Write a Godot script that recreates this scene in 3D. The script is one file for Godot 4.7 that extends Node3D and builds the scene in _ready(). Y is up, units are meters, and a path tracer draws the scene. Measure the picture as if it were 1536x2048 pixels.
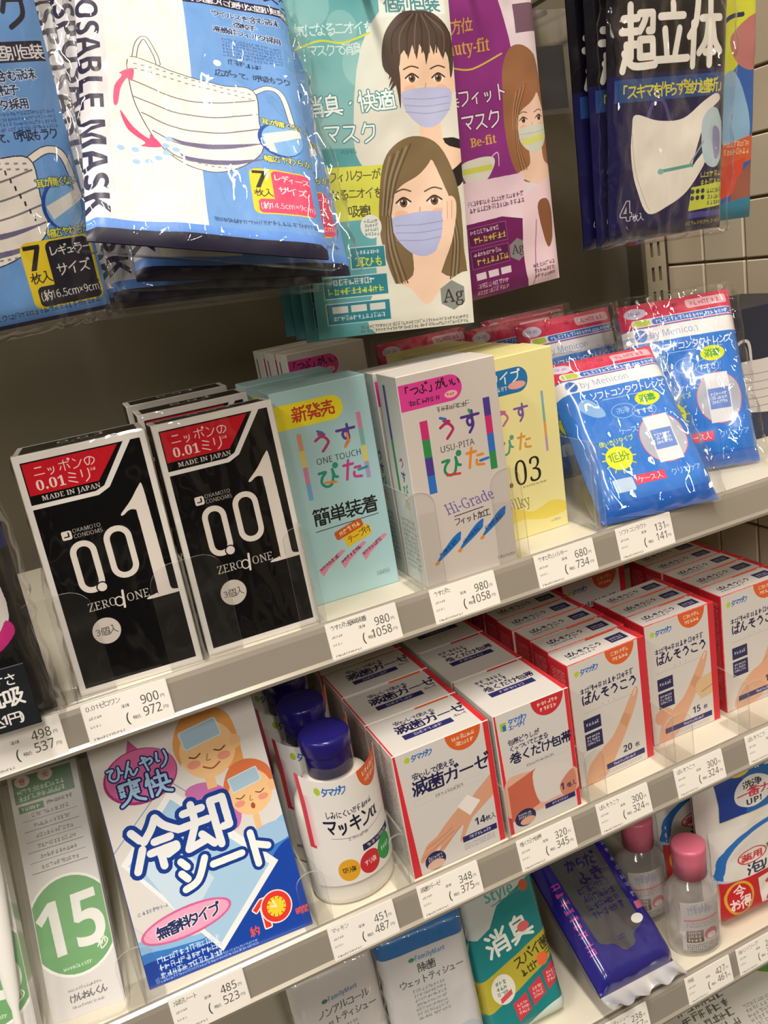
extends Node3D
# A drugstore shelf bay: mask packs on hooks above, three shelves of boxed goods, tiled side wall.

const GRID := "0123456789abcdef"

# ---------------------------------------------------------------- flat print
class Cv:
	var img: Image
	var s: float
	var w: int
	var h: int
	var xf := Transform2D.IDENTITY
	var host
	var rng := RandomNumberGenerator.new()
	func _init(owner, wmm: float, hmm: float, ppm: float, bg: Color):
		host = owner
		s = ppm
		w = int(round(wmm * ppm))
		h = int(round(hmm * ppm))
		img = Image.create_empty(w, h, false, Image.FORMAT_RGBA8)
		img.fill(bg)
		rng.seed = int(wmm * 13 + hmm * 7)
	func fill(pts, col: Color) -> void:
		var n: int = pts.size()
		if n < 3:
			return
		var P := PackedVector2Array()
		var lo := 1e9
		var hi := -1e9
		for p in pts:
			var q: Vector2 = (xf * p) * s
			P.append(q)
			lo = minf(lo, q.y)
			hi = maxf(hi, q.y)
		var y0 := maxi(0, int(floor(lo)))
		var y1 := mini(h - 1, int(ceil(hi)))
		var src: Image = null
		if col.a < 0.99:
			src = Image.create_empty(w, 1, false, Image.FORMAT_RGBA8)
			src.fill(col)
		for y in range(y0, y1 + 1):
			var yc := y + 0.5
			var xs := PackedFloat32Array()
			var a: Vector2 = P[n - 1]
			for b in P:
				if (a.y <= yc) != (b.y <= yc):
					xs.append(a.x + (yc - a.y) * (b.x - a.x) / (b.y - a.y))
				a = b
			if xs.size() == 2:
				if xs[0] > xs[1]:
					var t := xs[0]
					xs[0] = xs[1]
					xs[1] = t
			else:
				xs.sort()
			var i := 0
			while i + 1 < xs.size():
				var xa := maxi(0, int(round(xs[i])))
				var xb := mini(w, int(round(xs[i + 1])))
				if xb > xa:
					if src:
						img.blend_rect(src, Rect2i(0, 0, xb - xa, 1), Vector2i(xa, y))
					else:
						img.fill_rect(Rect2i(xa, y, xb - xa, 1), col)
				i += 2
	func rect(x: float, y: float, ww: float, hh: float, col: Color) -> void:
		fill([Vector2(x, y), Vector2(x + ww, y), Vector2(x + ww, y + hh), Vector2(x, y + hh)], col)
	func poly(xy: Array, col: Color) -> void:
		var p := PackedVector2Array()
		for i in range(0, xy.size(), 2):
			p.append(Vector2(xy[i], xy[i + 1]))
		fill(p, col)
	func round_rect(x: float, y: float, ww: float, hh: float, r: float, col: Color, corners := 15) -> void:
		var p := PackedVector2Array()
		var cs := [Vector2(x + ww - r, y + r), Vector2(x + ww - r, y + hh - r), Vector2(x + r, y + hh - r), Vector2(x + r, y + r)]
		var out := [Vector2(x + ww, y), Vector2(x + ww, y + hh), Vector2(x, y + hh), Vector2(x, y)]
		for k in 4:
			if corners & (1 << k):
				for j in 7:
					p.append(cs[k] + Vector2(0, -r).rotated(k * PI / 2 + j * PI / 12))
			else:
				p.append(out[k])
		fill(p, col)
	func oval(cx: float, cy: float, rx: float, ry: float, col: Color, a0 := 0.0, a1 := TAU) -> void:
		var p := PackedVector2Array()
		for k in 37:
			var a := a0 + (a1 - a0) * k / 36.0
			p.append(Vector2(cx + rx * cos(a), cy + ry * sin(a)))
		fill(p, col)
	func ring(cx: float, cy: float, rx: float, ry: float, lw: float, col: Color, a0 := 0.0, a1 := TAU) -> void:
		var p := []
		for k in 33:
			var a := a0 + (a1 - a0) * k / 32.0
			p.append(Vector2(cx + rx * cos(a), cy + ry * sin(a)))
		stroke(p, lw, col)
	func curve(xy: Array, closed: bool, div := 5) -> PackedVector2Array:
		var c := []
		for i in range(0, xy.size(), 2):
			c.append(Vector2(xy[i], xy[i + 1]))
		return host.smooth_line(c, closed, div)
	func blob(xy: Array, col: Color) -> void:
		fill(curve(xy, true), col)
	func stroke(pts, lw: float, col: Color) -> void:
		var big := lw * s > 2.5
		for i in pts.size() - 1:
			var a: Vector2 = pts[i]
			var b: Vector2 = pts[i + 1]
			var d := b - a
			if d.length() < 1e-4:
				continue
			d = d.normalized()
			var nrm := Vector2(-d.y, d.x) * lw * 0.5
			var e := d * lw * (0.0 if big else 0.3)
			fill([a - e + nrm, b + e + nrm, b + e - nrm, a - e - nrm], col)
		if big:
			for p in pts:
				var c := PackedVector2Array()
				for k in 10:
					c.append(p + Vector2(lw * 0.5, 0).rotated(k * TAU / 10))
				fill(c, col)
	func line(xy: Array, lw: float, col: Color, smooth := false) -> void:
		if smooth:
			stroke(curve(xy, false), lw, col)
		else:
			var p := []
			for i in range(0, xy.size(), 2):
				p.append(Vector2(xy[i], xy[i + 1]))
			stroke(p, lw, col)
	func grad(x: float, y: float, ww: float, hh: float, c0: Color, c1: Color, down := true) -> void:
		var n := int(ceil((hh if down else ww) * s))
		for k in n:
			var c := c0.lerp(c1, k / float(n))
			if down:
				rect(x, y + k / s, ww, 1.5 / s, c)
			else:
				rect(x + k / s, y, 1.5 / s, hh, c)
	# Lettering: x,y is the top left corner of the line, size the height of a full-width character.
	func text(t: String, x: float, y: float, size: float, col: Color, weight := 0.09, font := 0, adv := 1.0, squeeze := 1.0) -> float:
		var i := 0
		var cx := x
		while i < t.length():
			var ch := t[i]
			var g: Array = host.glyph(ch)
			if g.size():
				for st in g:
					var p := PackedVector2Array()
					for q in st:
						p.append(Vector2(cx + q.x * size * squeeze, y + q.y * size))
					stroke(p, weight * size, col)
				cx += size * adv * squeeze
				i += 1
			elif ch == " ":
				cx += size * 0.3 * squeeze
				i += 1
			else:
				var j := i
				while j < t.length() and t[j] != " " and host.glyph(t[j]).size() == 0:
					j += 1
				var part := t.substr(i, j - i)
				var L: Dictionary = host.latin(part, font)
				var k: float = size * 0.74
				var v: PackedVector2Array = L.tri
				for m in range(0, v.size(), 3):
					var tri := PackedVector2Array()
					for o in 3:
						tri.append(Vector2(cx + v[m + o].x * k * squeeze, y + size * 0.87 - v[m + o].y * k))
					fill(tri, col)
				cx += (L.width * k + size * 0.06) * squeeze
				i = j
		return cx
	func outlined(t: String, x: float, y: float, size: float, col: Color, edge: Color, weight := 0.1, lw := 0.05, font := 0, adv := 1.0, squeeze := 1.0) -> void:
		var o := lw * size
		for k in 8:
			var d := Vector2(o, 0).rotated(k * TAU / 8)
			text(t, x + d.x, y + d.y, size, edge, weight, font, adv, squeeze)
		text(t, x, y, size, col, weight, font, adv, squeeze)
	# Print too fine to read in the photograph: short unreadable marks.
	func marks(x: float, y: float, ww: float, hh: float, col: Color, rows := 1, pitch := 1.35) -> void:
		for r in rows:
			var cx := x
			while cx < x + ww - hh * 0.5:
				var cw := hh * rng.randf_range(0.65, 0.9)
				var yy := y + r * hh * pitch
				for k in 4:
					var p := Vector2(cx + cw * rng.randf(), yy + hh * rng.randf())
					var horiz := k % 2 == 0
					var q := Vector2(cx + cw, p.y) if horiz else Vector2(p.x, yy + hh)
					if horiz:
						p.x = cx + cw * 0.3 * rng.randf()
					else:
						p.y = yy + hh * 0.3 * rng.randf()
					stroke([p, q], hh * 0.13, col)
				cx += hh * 0.95
	func tilt(cx: float, cy: float, deg: float, skew := 0.0) -> void:
		var r := Transform2D(deg_to_rad(deg), Vector2.ZERO)
		var k := Transform2D(Vector2(1, 0), Vector2(-skew, 1), Vector2.ZERO)
		xf = Transform2D(0, Vector2(cx, cy)) * r * k
	func flat() -> void:
		xf = Transform2D.IDENTITY
	func tex() -> ImageTexture:
		return ImageTexture.create_from_image(img)

func smooth_line(c: Array, closed: bool, div := 5) -> PackedVector2Array:
	var out := PackedVector2Array()
	var n := c.size()
	var m := n if closed else n - 1
	for i in m:
		var p0: Vector2 = c[(i - 1 + n) % n] if closed else c[maxi(i - 1, 0)]
		var p1: Vector2 = c[i]
		var p2: Vector2 = c[(i + 1) % n]
		var p3: Vector2 = c[(i + 2) % n] if closed else c[mini(i + 2, n - 1)]
		for k in div:
			out.append(p1.cubic_interpolate(p2, p0, p3, k / float(div)))
	if not closed:
		out.append(c[n - 1])
	return out

var glyph_cache := {}
func glyph(ch: String) -> Array:
	if glyph_cache.has(ch):
		return glyph_cache[ch]
	var out := []
	var data := ""
	if GLYPHS.has(ch):
		data = GLYPHS[ch]
		if data.begins_with("="):
			var k := 1.0
			var off := Vector2.ZERO
			if data[1] == "s":
				k = 0.68
				off = Vector2(0.1, 0.3)
			for st in glyph(data[2]):
				var p := PackedVector2Array()
				for q in st:
					p.append(q * k + off)
				out.append(p)
			if data[1] == "d":
				out.append(PackedVector2Array([Vector2(0.78, 0.02), Vector2(0.85, 0.15)]))
				out.append(PackedVector2Array([Vector2(0.91, -0.02), Vector2(0.98, 0.11)]))
			elif data[1] == "h":
				var p := PackedVector2Array()
				for k2 in 9:
					p.append(Vector2(0.88, 0.08) + Vector2(0.075, 0).rotated(k2 * TAU / 8))
				out.append(p)
		else:
			for part in data.split(","):
				var soft := part.begins_with("~")
				var p := []
				for q in part.trim_prefix("~").split(" ", false):
					p.append(Vector2((GRID.find(q[0]) + 0.5) / 16.0, (GRID.find(q[1]) + 0.5) / 16.0))
				out.append(smooth_line(p, false, 4) if soft and p.size() > 2 else PackedVector2Array(p))
	glyph_cache[ch] = out
	return out

var latin_cache := {}
var fonts := []
func latin(t: String, font: int) -> Dictionary:
	var key := "%d%s" % [font, t]
	if latin_cache.has(key):
		return latin_cache[key]
	if fonts.is_empty():
		for spec in [["Droid Sans", 400], ["Droid Sans", 700], ["Droid Serif", 400], ["Droid Serif", 700]]:
			var f := SystemFont.new()
			f.font_names = PackedStringArray([spec[0]])
			f.font_weight = spec[1]
			f.allow_system_fallback = false
			fonts.append(f)
	var base := [INF, -INF]
	for pass_no in 2:
		var tm := TextMesh.new()
		tm.font = fonts[font]
		tm.font_size = 48
		tm.pixel_size = 1.0 / 48.0
		tm.depth = 0.0
		tm.horizontal_alignment = HORIZONTAL_ALIGNMENT_LEFT
		tm.text = "H" if pass_no == 0 else t
		var arr := tm.get_mesh_arrays()
		var v: PackedVector3Array = arr[Mesh.ARRAY_VERTEX]
		if pass_no == 0:
			for p in v:
				base[0] = minf(base[0], p.y)
				base[1] = maxf(base[1], p.y)
		else:
			var idx = arr[Mesh.ARRAY_INDEX]
			var tri := PackedVector2Array()
			var k: float = 1.0 / (base[1] - base[0])
			var lo := INF
			var hi := -INF
			for p in v:
				lo = minf(lo, p.x)
				hi = maxf(hi, p.x)
			if idx != null and idx.size():
				for i in idx:
					tri.append(Vector2((v[i].x - lo) * k, (v[i].y - base[0]) * k))
			else:
				for p in v:
					tri.append(Vector2((p.x - lo) * k, (p.y - base[0]) * k))
			latin_cache[key] = {"tri": tri, "width": (hi - lo) * k if v.size() else 0.3}
	return latin_cache[key]
# Characters as pen strokes on a grid of sixteen: points are column then row, a stroke that begins with ~ is curved.
# "=d" adds the voicing marks, "=h" the ring, "=s" makes the small form.
const GLYPHS := {
	"あ": "24 c4,~71 6c,~b5 7c 3e 1b 58 a7 db 9e", "い": "~24 27 3b 5d 7b,~b5 d8 db", "う": "~62 a3,~36 74 a5 c8 ba 7e", "え": "~62 a3,36 b6 1e,~5a 8a 9d de", "お": "15 95,~51 5d 3d 2b 58 a7 d9 cc 9d,b3 d5",
	"か": "~24 94 a6 9b 8d 6c,~71 57 2e,~b3 d5 e9", "き": "24 c3,27 d6,71 ba,~4a 3d 6f bf", "く": "b1 48 be", "け": "~32 27 2c 3e,55 e5,~b1 b9 8f", "こ": "~43 a3 c4,~3a 4d 8e de",
	"さ": "25 d4,71 b9,~4a 3d 6f bf", "し": "~51 5c 7e ac da", "す": "14 e4,~91 97 8a 6a 57 75 97 9b 6f", "そ": "42 b2 27 d6,~d6 88 7b 9d cf", "た": "14 84,51 2e,97 d7,~8a 8d de", "ち": "14 d4,~61 46 3a,~3a 79 c8 db 8f 5f",
	"つ": "~16 75 c5 d8 ca 7d", "て": "24 d4,~d4 87 7a 9d ce", "と": "41 67,~c4 57 3b 5e de", "な": "14 74,51 2a,b3 d5,~96 9c 7e 4d 6b 9c de", "に": "~32 27 3e,75 d5,~7a 8d de", "の": "~84 6c 3d 17 44 94 d7 cb 8e",
	"は": "~32 27 3e,65 e5,~b1 bb 9e 6d 6b 9b de", "ひ": "~14 64 37 2b 5e 9d b7 b3 c8 e9", "ふ": "~72 95,~95 78 9b 7e 4d,~39 2c,~ba dc", "ま": "24 d4,37 c7,~81 8c 5e 3c 5b 9c de", "み": "~32 82 4c 2d 2a 59 bc,~c6 bb 8f",
	"め": "~42 57 8c,~a2 6c 3d 29 66 b6 da bd 8e", "も": "~71 59 5c 8f bd ba,35 a5,39 a9", "や": "~26 85 c4 d7 a9,51 8e,~72 94", "よ": "85 d4,~81 8c 5e 3c 5b 9c ce", "ら": "~62 93,~54 4a 88 c9 bd 6f",
	"り": "~41 38 59,~b1 c8 9d 6f", "る": "42 b2 37,~37 79 c7 da bd 7f 5d 8c 9e", "れ": "41 4f,~15 55 1c,~2c 84 a5 ac be ed", "を": "24 c4,~71 38 76 8a,~c7 5a 4d 6f be", "ん": "71 1e,~1e 57 79 7c 9e da",
	"が": "=dか", "げ": "=dけ", "だ": "=dた", "ど": "=dと", "ば": "=dは", "び": "=dひ", "ぶ": "=dふ", "ぴ": "=hひ", "ぎ": "=dき", "で": "=dて", "っ": "=sつ",
	"ア": "13 d3 a7,~85 7a 3e", "イ": "c1 18,87 8f", "ウ": "80 83,29 24 d4,~d4 ca 5f", "エ": "24 c4,74 7d,1d ed", "オ": "14 d4,91 9d 7d,94 1c", "カ": "15 d5 cd ad,~71 69 2e", "キ": "25 c4,19 d8,61 9f", "ク": "51 28,53 c3,~c3 ba 4f",
	"コ": "24 c4 cd,2d cd", "サ": "15 e5,41 4a,~b1 b9 5f", "シ": "32 55,27 4a,~2e 8c d4", "ス": "23 b3,~b3 89 1e,8a de", "セ": "17 e5 b9,51 5c 7e ce", "ソ": "22 47,~c2 b9 4f", "タ": "51 28,53 c3,~c3 ba 4f,58 ab", "チ": "b1 24,18 e8,~74 7a 4f",
	"ツ": "23 37,63 77,~c2 ba 5f", "テ": "42 b2,16 d6,~86 8a 5f", "ト": "51 5f,56 b9", "ナ": "15 e5,~81 79 3f", "ニ": "33 b3,1c dc", "ノ": "~b2 99 2e", "ハ": "~53 49 1d,~93 b7 dd", "ヒ": "31 3c 5e ce,b5 37", "フ": "23 c3,~c3 ba 4f",
	"ホ": "14 d4,71 7e,~38 1c,~b7 dc", "マ": "13 d3,~d3 a8 79,58 9d", "ミ": "41 b4,36 a8,2a be", "ム": "71 2d dc,a8 ef", "メ": "~b2 8a 2e,46 bb", "モ": "33 b3,17 d7,63 6c 8e ce", "ヤ": "18 d4 b8,42 7e", "ユ": "23 a3 9d,1d dd", "ヨ": "23 b3 bd,38 b8,2d bd",
	"ラ": "32 b2,15 c5,~c5 ba 4f", "リ": "31 39,~b1 ba 6f", "ル": "~41 49 1e,91 9d,~9d cb e8", "レ": "31 3d,~3d 9b d6", "ロ": "23 c3 cd 2d 23", "ワ": "29 23 c3,~c3 ba 5f", "ン": "32 65,~2e 8c d5", "ー": "18 e8",
	"ガ": "=dカ", "ギ": "=dキ", "グ": "=dク", "ゼ": "=dセ", "ダ": "=dタ", "デ": "=dテ", "ド": "=dト", "パ": "=hハ", "ビ": "=dヒ", "ブ": "=dフ", "プ": "=hフ", "ポ": "=hホ", "ズ": "=dス", "ジ": "=dシ",
	"ッ": "=sツ", "ャ": "=sヤ", "ュ": "=sユ", "ョ": "=sヨ", "ィ": "=sイ", "ェ": "=sエ", "・": "78 87", "「": "b1 71 79", "」": "86 8e 4e", "、": "2c 4e",
	"超": "13 73,40 46,06 76,46 4c,49 79,~29 2b 0f,~1b 5e fe,82 e2 e6 c6,~b2 a4 86,88 e8 ec 8c 88", "立": "80 83,23 d3,46 5c,b6 9c,0d fd", "体": "~40 35 08,25 2f,64 f4,a0 af,~94 89 5c,~b4 c9 fc,8c cc",
	"消": "11 33,06 28,~0e 1c 39,90 95,51 74,e1 b4,5f 56 d6 df bf,59 d9,5c dc", "臭": "70 52,32 b2 ba 3a 32,35 b5,37 b7,0c fc,~7a 5d 1f,~8c ad ef", "快": "20 2f,~14 07,45 58,64 d4 d8,49 f9,90 99,~99 8c 5f,~99 bd ff",
	"適": "91 93,53 e3,74 85,c4 b5,5e 56 e6 ee,79 c9,97 9a,7a ca cd 7d 7a,12 34,06 36 3b,~3b 1e,~1e 4f ff", "気": "~30 16,24 d4,36 b6,18 b8,~b8 bc ef ec,29 7d,~7a 2e",
	"新": "40 42,12 72,24 35,64 55,07 87,0a 8a,47 4f,~4a 2c 0e,4b 6d,~e0 c2 91,~91 9a 7f,96 f6,d6 df", "発": "21 61 28,12 34,~90 b5 f8,d1 b2,f3 c4,48 b8,1b eb,~68 6b 3f,98 9d be ee eb", "売": "22 d2,80 85,45 b5,1a 18 e8 ea,~6a 69 1f,9a 9d be ee ec",
	"簡": "20 03,11 61,31 33,90 73,81 f1,b1 b3,15 1f,15 65 69,17 67,69 19,95 e5 ef,95 99 e9,97 e7,5b ab af 5f 5b,5d ad", "単": "31 43,70 83,d0 b3,24 d4 da 2a 24,27 d7,84 8f,0c fc",
	"装": "30 37,11 23,06 24,52 f2,a0 a6,66 e6,09 f9,87 89,~79 5b 0e,4b 4f 7e,~89 ad ff,ca ac", "着": "41 52,b0 a2,22 e2,34 c4,06 f6,82 86,~66 3a 0e,48 d8 df 4f 48,4a da,4d dd",
	"冷": "12 35,0e 38,~90 73 46,~90 b3 f6,77 c7,5a da db ac,8a 8f", "却": "22 82,50 56,06 96,56 1d 7c,6a 9e,b1 f1 fa da,b1 bf", "爽": "12 e2,80 87,~87 5c 0f,~87 ac ff,13 35,33 15,a3 c5,c3 a5,17 39,37 19,a7 c9,c7 a9",
	"滅": "11 23,06 18,~0e 29,42 f2,~42 4a 3f,~a0 b9 ff fc,~e6 cb 8f,d0 e1,65 95,~77 7a 5d,67 58,97 88,7a 9d", "菌": "02 f2,50 54,a0 a4,15 e5 ef 1f 15,~b6 47,38 c8,77 7e,~78 4c,~78 bc",
	"包": "~40 25 07,33 d3 da ba,36 96 9a 3a,36 3d 5e ee eb", "帯": "12 f2,40 45,80 85,c0 c5,45 c5,19 17 e7 e9,39 3e,39 c9 ce be,86 8f", "巻": "41 52,b0 a2,23 d3,06 f6,~82 56 0b,~96 c8 fb,59 b9 bc 5c 5e 7f df dd",
	"無": "~30 15,23 e3,06 f6,0b fb,43 4b,73 7b,a3 ab,d3 db,2d 1f,5d 6f,9d af,dd ef", "香": "c0 31,03 f3,81 87,~83 56 08,~83 a6 f8,49 c9 cf 4f 49,4c cc", "料": "06 76,40 4f,12 24,62 54,~46 29 0b,~46 59 7a,91 b3,95 b7,8b f9,d0 df",
	"個": "~30 25 07,25 2f,51 f1 ff 5f 51,74 d4,a2 a7,78 d8 dc 7c 78", "枚": "05 75,40 4f,~45 28 0b,46 79,~a0 94 77,94 f4,~d4 ba 6f,~95 ba ff", "入": "50 80,~80 78 0f,~86 ab ff", "約": "40 14 44,64 18 68,48 4f,2b 0e,6a 7d,~b0 95 77,94 f4 ec cf,a8 cb",
	"吸": "12 52 5b 1b 12,71 d1 b6 f6,~f6 cb 7f,~91 89 5f,~88 ab ff", "加": "14 74 6e 4d,~40 38 0f,94 e4 ed 9d 94", "工": "22 d2,82 8d,0d fd", "秒": "60 12,05 75,41 4f,~45 28 0b,46 79,b0 b8,~92 77,d2 f6,~f7 cb 6f",
	"除": "11 1f,11 51 35 58 39,~a0 84 57,~a0 c4 f7,85 c5,69 f9,a5 af,7b 5e,cb fd", "薬": "02 f2,50 53,a0 a3,55 a5 aa 5a 55,58 a8,25 37,e5 c7,0c fc,8a 8f,~8c 5d 1f,~8c bd ff,38 1a,c8 ea", "用": "~32 39 1f,32 d2 df bf,36 d6,3a da,82 8f",
	"泡": "11 23,06 18,~0e 28,~70 55 47,63 e3 ea ca,66 a6 aa 6a,66 6d 8e fe fb", "今": "~80 54 07,~80 a4 f7,57 a7,3a ca 8f", "得": "40 12,54 08,28 2f,70 e0 e5 75 70,73 e3,67 e7,59 f9,c7 cf af,6b 8d", "円": "12 1f,12 e2 ef cf,82 88,18 e8",
	"税": "60 12,05 75,41 4f,~45 28 0b,46 79,91 a3,e1 c3,94 e4 e8 98 94,~a8 ac 7f,c8 ce ff fc", "込": "12 34,06 36 3b,~3b 1e,~1e 4f ff,~a1 86 5b,~91 a6 ec", "本": "03 f3,80 8f,~83 59 0c,~83 a9 fc,4c bc", "毒": "12 e2,34 c4,80 86,06 f6,38 c8 bf,38 2d ed,0b fb,78 6d",
	"回": "11 e1 ef 1f 11,55 a5 ab 5b 55", "分": "~60 55 08,~90 a5 f8,38 c8 bf 9f,~78 6b 2f", "安": "80 82,15 13 e3 e5,~75 4b cf,~b7 9c 3f,08 f8", "心": "~39 2c,~45 4d 6f bf bc,76 99,d7 fb", "方": "80 83,03 f3,~63 69 1f,66 c6 bf 9f",
	"位": "~40 35 08,25 2f,a0 a3,64 f4,76 8c,d6 bc,5d fd", "全": "~80 54 07,~80 a4 f7,37 c7,3a ca,87 8e,1e ee", "別": "12 62 66 16 12,19 69 6f 4f,~39 2c 0f,a2 ab,e0 ef cf", "時": "12 52 5c 1c 12,17 57,72 e2,a0 a5,65 f5,69 f9,d6 df bf,8a 9c",
	"間": "11 1f,11 61 65 15,13 63,91 e1 ef cf,91 95 e5,93 e3,58 a8 ae 5e 58,5b ab", "便": "~40 35 08,25 2f,62 f2,75 e5 ea 7a 75,77 e7,a2 aa,~aa 9d 5f,~7c ad ff", "利": "60 12,05 75,41 4f,~45 28 0b,46 79,a2 ab,e0 ef cf", "美": "40 52,b0 a2,22 d2,45 b5,18 e8,82 88,0b fb,~88 6d 1f,~8b ad ef",
	"力": "15 d5 ce ae,~71 69 2f", "高": "80 82,12 e2,44 b4 b7 47 44,1f 19 e9 ef cf,5b ab ae 5e 5b", "粒": "06 76,40 4f,12 24,62 54,~46 29 0b,46 79,b0 b3,83 f3,96 ac,e6 cc,8d fd", "子": "32 b2 75,~75 7e 5f,07 f7",
	"一": "18 e8", "番": "c0 31,03 f3,81 87,~83 56 08,~83 a6 f8,28 d8 df 2f 28,2b db,88 8f", "呼": "12 52 5b 1b 12,~e0 71,73 85,d3 c5,67 f7,a2 ae 8f",
	"わ": "41 4f,~15 55 1c,~2c 74 c6 da ae 8f", "ず": "=dす", "ケ": "51 28,56 e6,~a6 9b 5f", "ザ": "=dサ", "ヘ": "19 64 dc", "ベ": "=dヘ", "付": "~40 35 08,25 2f,65 f5,c1 cf af,79 8b", "作": "~40 35 08,25 2f,~80 74 57,74 f4,94 9f,97 e7,9b eb",
	"使": "~40 35 08,25 2f,62 f2,75 e5 e9 79 75,a0 a9,~a9 9c 5f,~7b ad ff", "傷": "~40 35 08,25 2f,70 62,73 f3,75 d5 d8 78 75,59 f9,7a 5d,7b eb df,9b 7f", "光": "80 86,32 45,d2 b5,07 f7,~67 6b 1f,97 9d be ee eb", "切": "15 74,31 3c 6a,82 e2 de be,~b2 a9 6f",
	"幅": "14 1b,14 54 5b,30 3f,72 f2,84 e4 e7 87 84,79 e9 ef 7f 79,b9 bf,7c ec", "広": "80 82,23 e3,~23 29 0f,~86 6a 3e de,b9 ee", "強": "11 51 54 14 17 57 5d 3e,~90 75 e4,d2 f5,77 e7 eb 7b 77,b5 be,6e fe", "手": "c0 22,25 d5,09 f9,82 8e 6f",
	"持": "05 65,30 3e 1f,0b 6a,82 e2,b0 b5,65 f5,69 f9,d6 df bf,8a 9c", "指": "05 65,30 3e 1f,0a 69,e1 84,80 86 e6,79 e9 ef 7f 79,7c ec", "断": "01 0d 7d,41 4b,17 77,22 34,62 54,46 1a,46 79,~e0 c2 91,~91 9a 7f,96 f6,d6 df",
	"洗": "11 23,06 18,~0e 1c 29,60 54,63 e3,a0 a7,47 f7,~77 7b 4f,b7 bd df fc", "浄": "11 23,06 18,~0e 1c 29,70 53,72 c2 95,55 e5 eb,48 f8,5b eb,a5 af 8e", "痛": "80 82,32 f2,~32 39 1f,04 26,0b 29,64 d4 a6,6f 66 e6 ef df,69 e9,6c ec,a6 af", "耳": "02 f2,42 4d,b2 bf,46 b6,49 b9,1d fc",
	"運": "12 34,06 36 3b,~3b 1e,~1e 4f ff,53 51 f1 f3,64 e4,76 d6 da 7a 76,78 d8,5c fc,a3 ae", "遮": "12 34,06 36 3b,~3b 1e,~1e 4f ff,a0 a2,63 f3,~63 69 4c,86 e6,94 99,c4 c9,99 c9,8b 7d,ab ad,db ed", "音": "80 82,22 d2,43 55,b3 a5,06 f6,48 c8 cf 4f 48,4b cb",
	"抗": "05 65,30 3e 1f,0b 69,a0 a3,63 f3,~86 8b 5f,86 c6 ce fe fb", "。": "2c 4c 4e 2e 2c", "保": "~40 35 08,25 2f,72 e2 e6 76 72,59 f9,a6 af,~a9 8c 5e,~a9 cc fe", "存": "02 f2,~60 49 0d,38 3f,77 d7 a9,~a9 ae 8f,6b fb",
	"含": "~80 54 06,~80 a4 f6,56 a6 89,4a ba bf 4f 4a", "む": "24 94,~61 6a 3b 38 69 6d 9f dd db,c4 d7", "飛": "21 a1 a5 d7,d3 b4,18 b8,48 4f,78 7f,a8 aa ce ec", "沫": "11 23,06 18,~0e 1c 29,53 e3,67 d7,a0 af,~97 7b 4d,~a7 cb fd",
	"微": "30 12,44 08,28 2f,52 54 94 92,72 74,57 97,~c0 b4 97,b4 f4,~e4 cb 8f,~a5 ca ff,5f 5a 8a 8e", "機": "05 65,30 3f,~35 18 0b,36 59,80 63 85,c0 a3 c5,57 f7,~a0 a8 ef fc,~d8 bc 8f,~77 79 5f,7b 9d", "能": "40 13 63,52 74,16 66 6e 5f,16 1f,19 69,1c 6c,a0 a5 e5,e1 a3,a8 ae ee,e9 ab", "採": "05 55,30 3e 1f,0b 59,e0 72,73 85,b3 b5,e3 c5,58 f8,a6 af,~98 7b 5d,~a8 cb fd",
}

# ---------------------------------------------------------------- the place
const S2 := -0.1833
const S3 := -0.366
const S4 := -0.549
const Z1 := 0.0
const Z2 := 0.022
const Z3 := 0.026
const BACK := -0.33
const SIDE := 0.585
const CEIL := 2.1
const FLOOR := -0.7

func lamp(x: float, z: float, energy: float, label: String) -> void:
	var o := thing("ceiling_light", label, "light", "ceiling lights")
	o.position = Vector3(x, CEIL, z)
	part("housing", soft_block(Vector3(-0.11, -0.04, -0.62), Vector3(0.11, 0, 0.62), 0.004), o, paint(k("d8d8d4"), 0.5))
	var glow := StandardMaterial3D.new()
	glow.albedo_color = k("f4f0e6")
	glow.emission_enabled = true
	glow.emission = k("fff3df")
	glow.emission_energy_multiplier = 6.0
	part("diffuser", soft_block(Vector3(-0.09, -0.056, -0.6), Vector3(0.09, -0.041, 0.6), 0.003), o, glow)
	var a := AreaLight3D.new()
	a.name = "light"
	a.area_size = Vector2(0.18, 1.2)
	a.light_color = k("fff5ea")
	a.light_energy = energy
	a.area_range = 8.0
	a.shadow_enabled = true
	o.add_child(a, true)
	a.position = Vector3(0, -0.06, 0)
	a.rotation_degrees = Vector3(-90, 0, 0)

func _ready() -> void:
	var cam := Camera3D.new()
	cam.name = "camera"
	cam.position = Vector3(-0.07591, 0.20275, 0.46059)
	cam.rotation = Vector3(-0.28870, -0.35573, -0.17574)
	cam.fov = 61.9532
	cam.near = 0.01
	cam.current = true
	add_child(cam)
	var env := Environment.new()
	env.background_mode = Environment.BG_COLOR
	env.background_color = k("101010")
	env.tonemap_mode = Environment.TONE_MAPPER_LINEAR
	env.tonemap_exposure = 0.77
	env.sdfgi_enabled = true
	env.ssao_enabled = true
	env.ssil_enabled = true
	var we := WorldEnvironment.new()
	we.name = "world"
	we.environment = env
	add_child(we)
	lamp(-0.12, 0.95, 6.0, "white ceiling light in the near row by the tiled wall")
	lamp(-1.8, 0.95, 6.0, "white ceiling light in the near row by the plain wall")
	lamp(-0.12, 3.2, 6.0, "white ceiling light in the far row by the tiled wall")
	lamp(-1.8, 3.2, 6.0, "white ceiling light in the far row by the plain wall")
	crease.seed = 7
	crease.frequency = 0.022
	crease.fractal_octaves = 3
	build_room()
	build_opposite()
	build_shelves()
	build_dividers()
	build_tags()
	build_hanging()
	build_top_shelf()
	build_middle_shelf()
	build_bottom_shelf()

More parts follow.
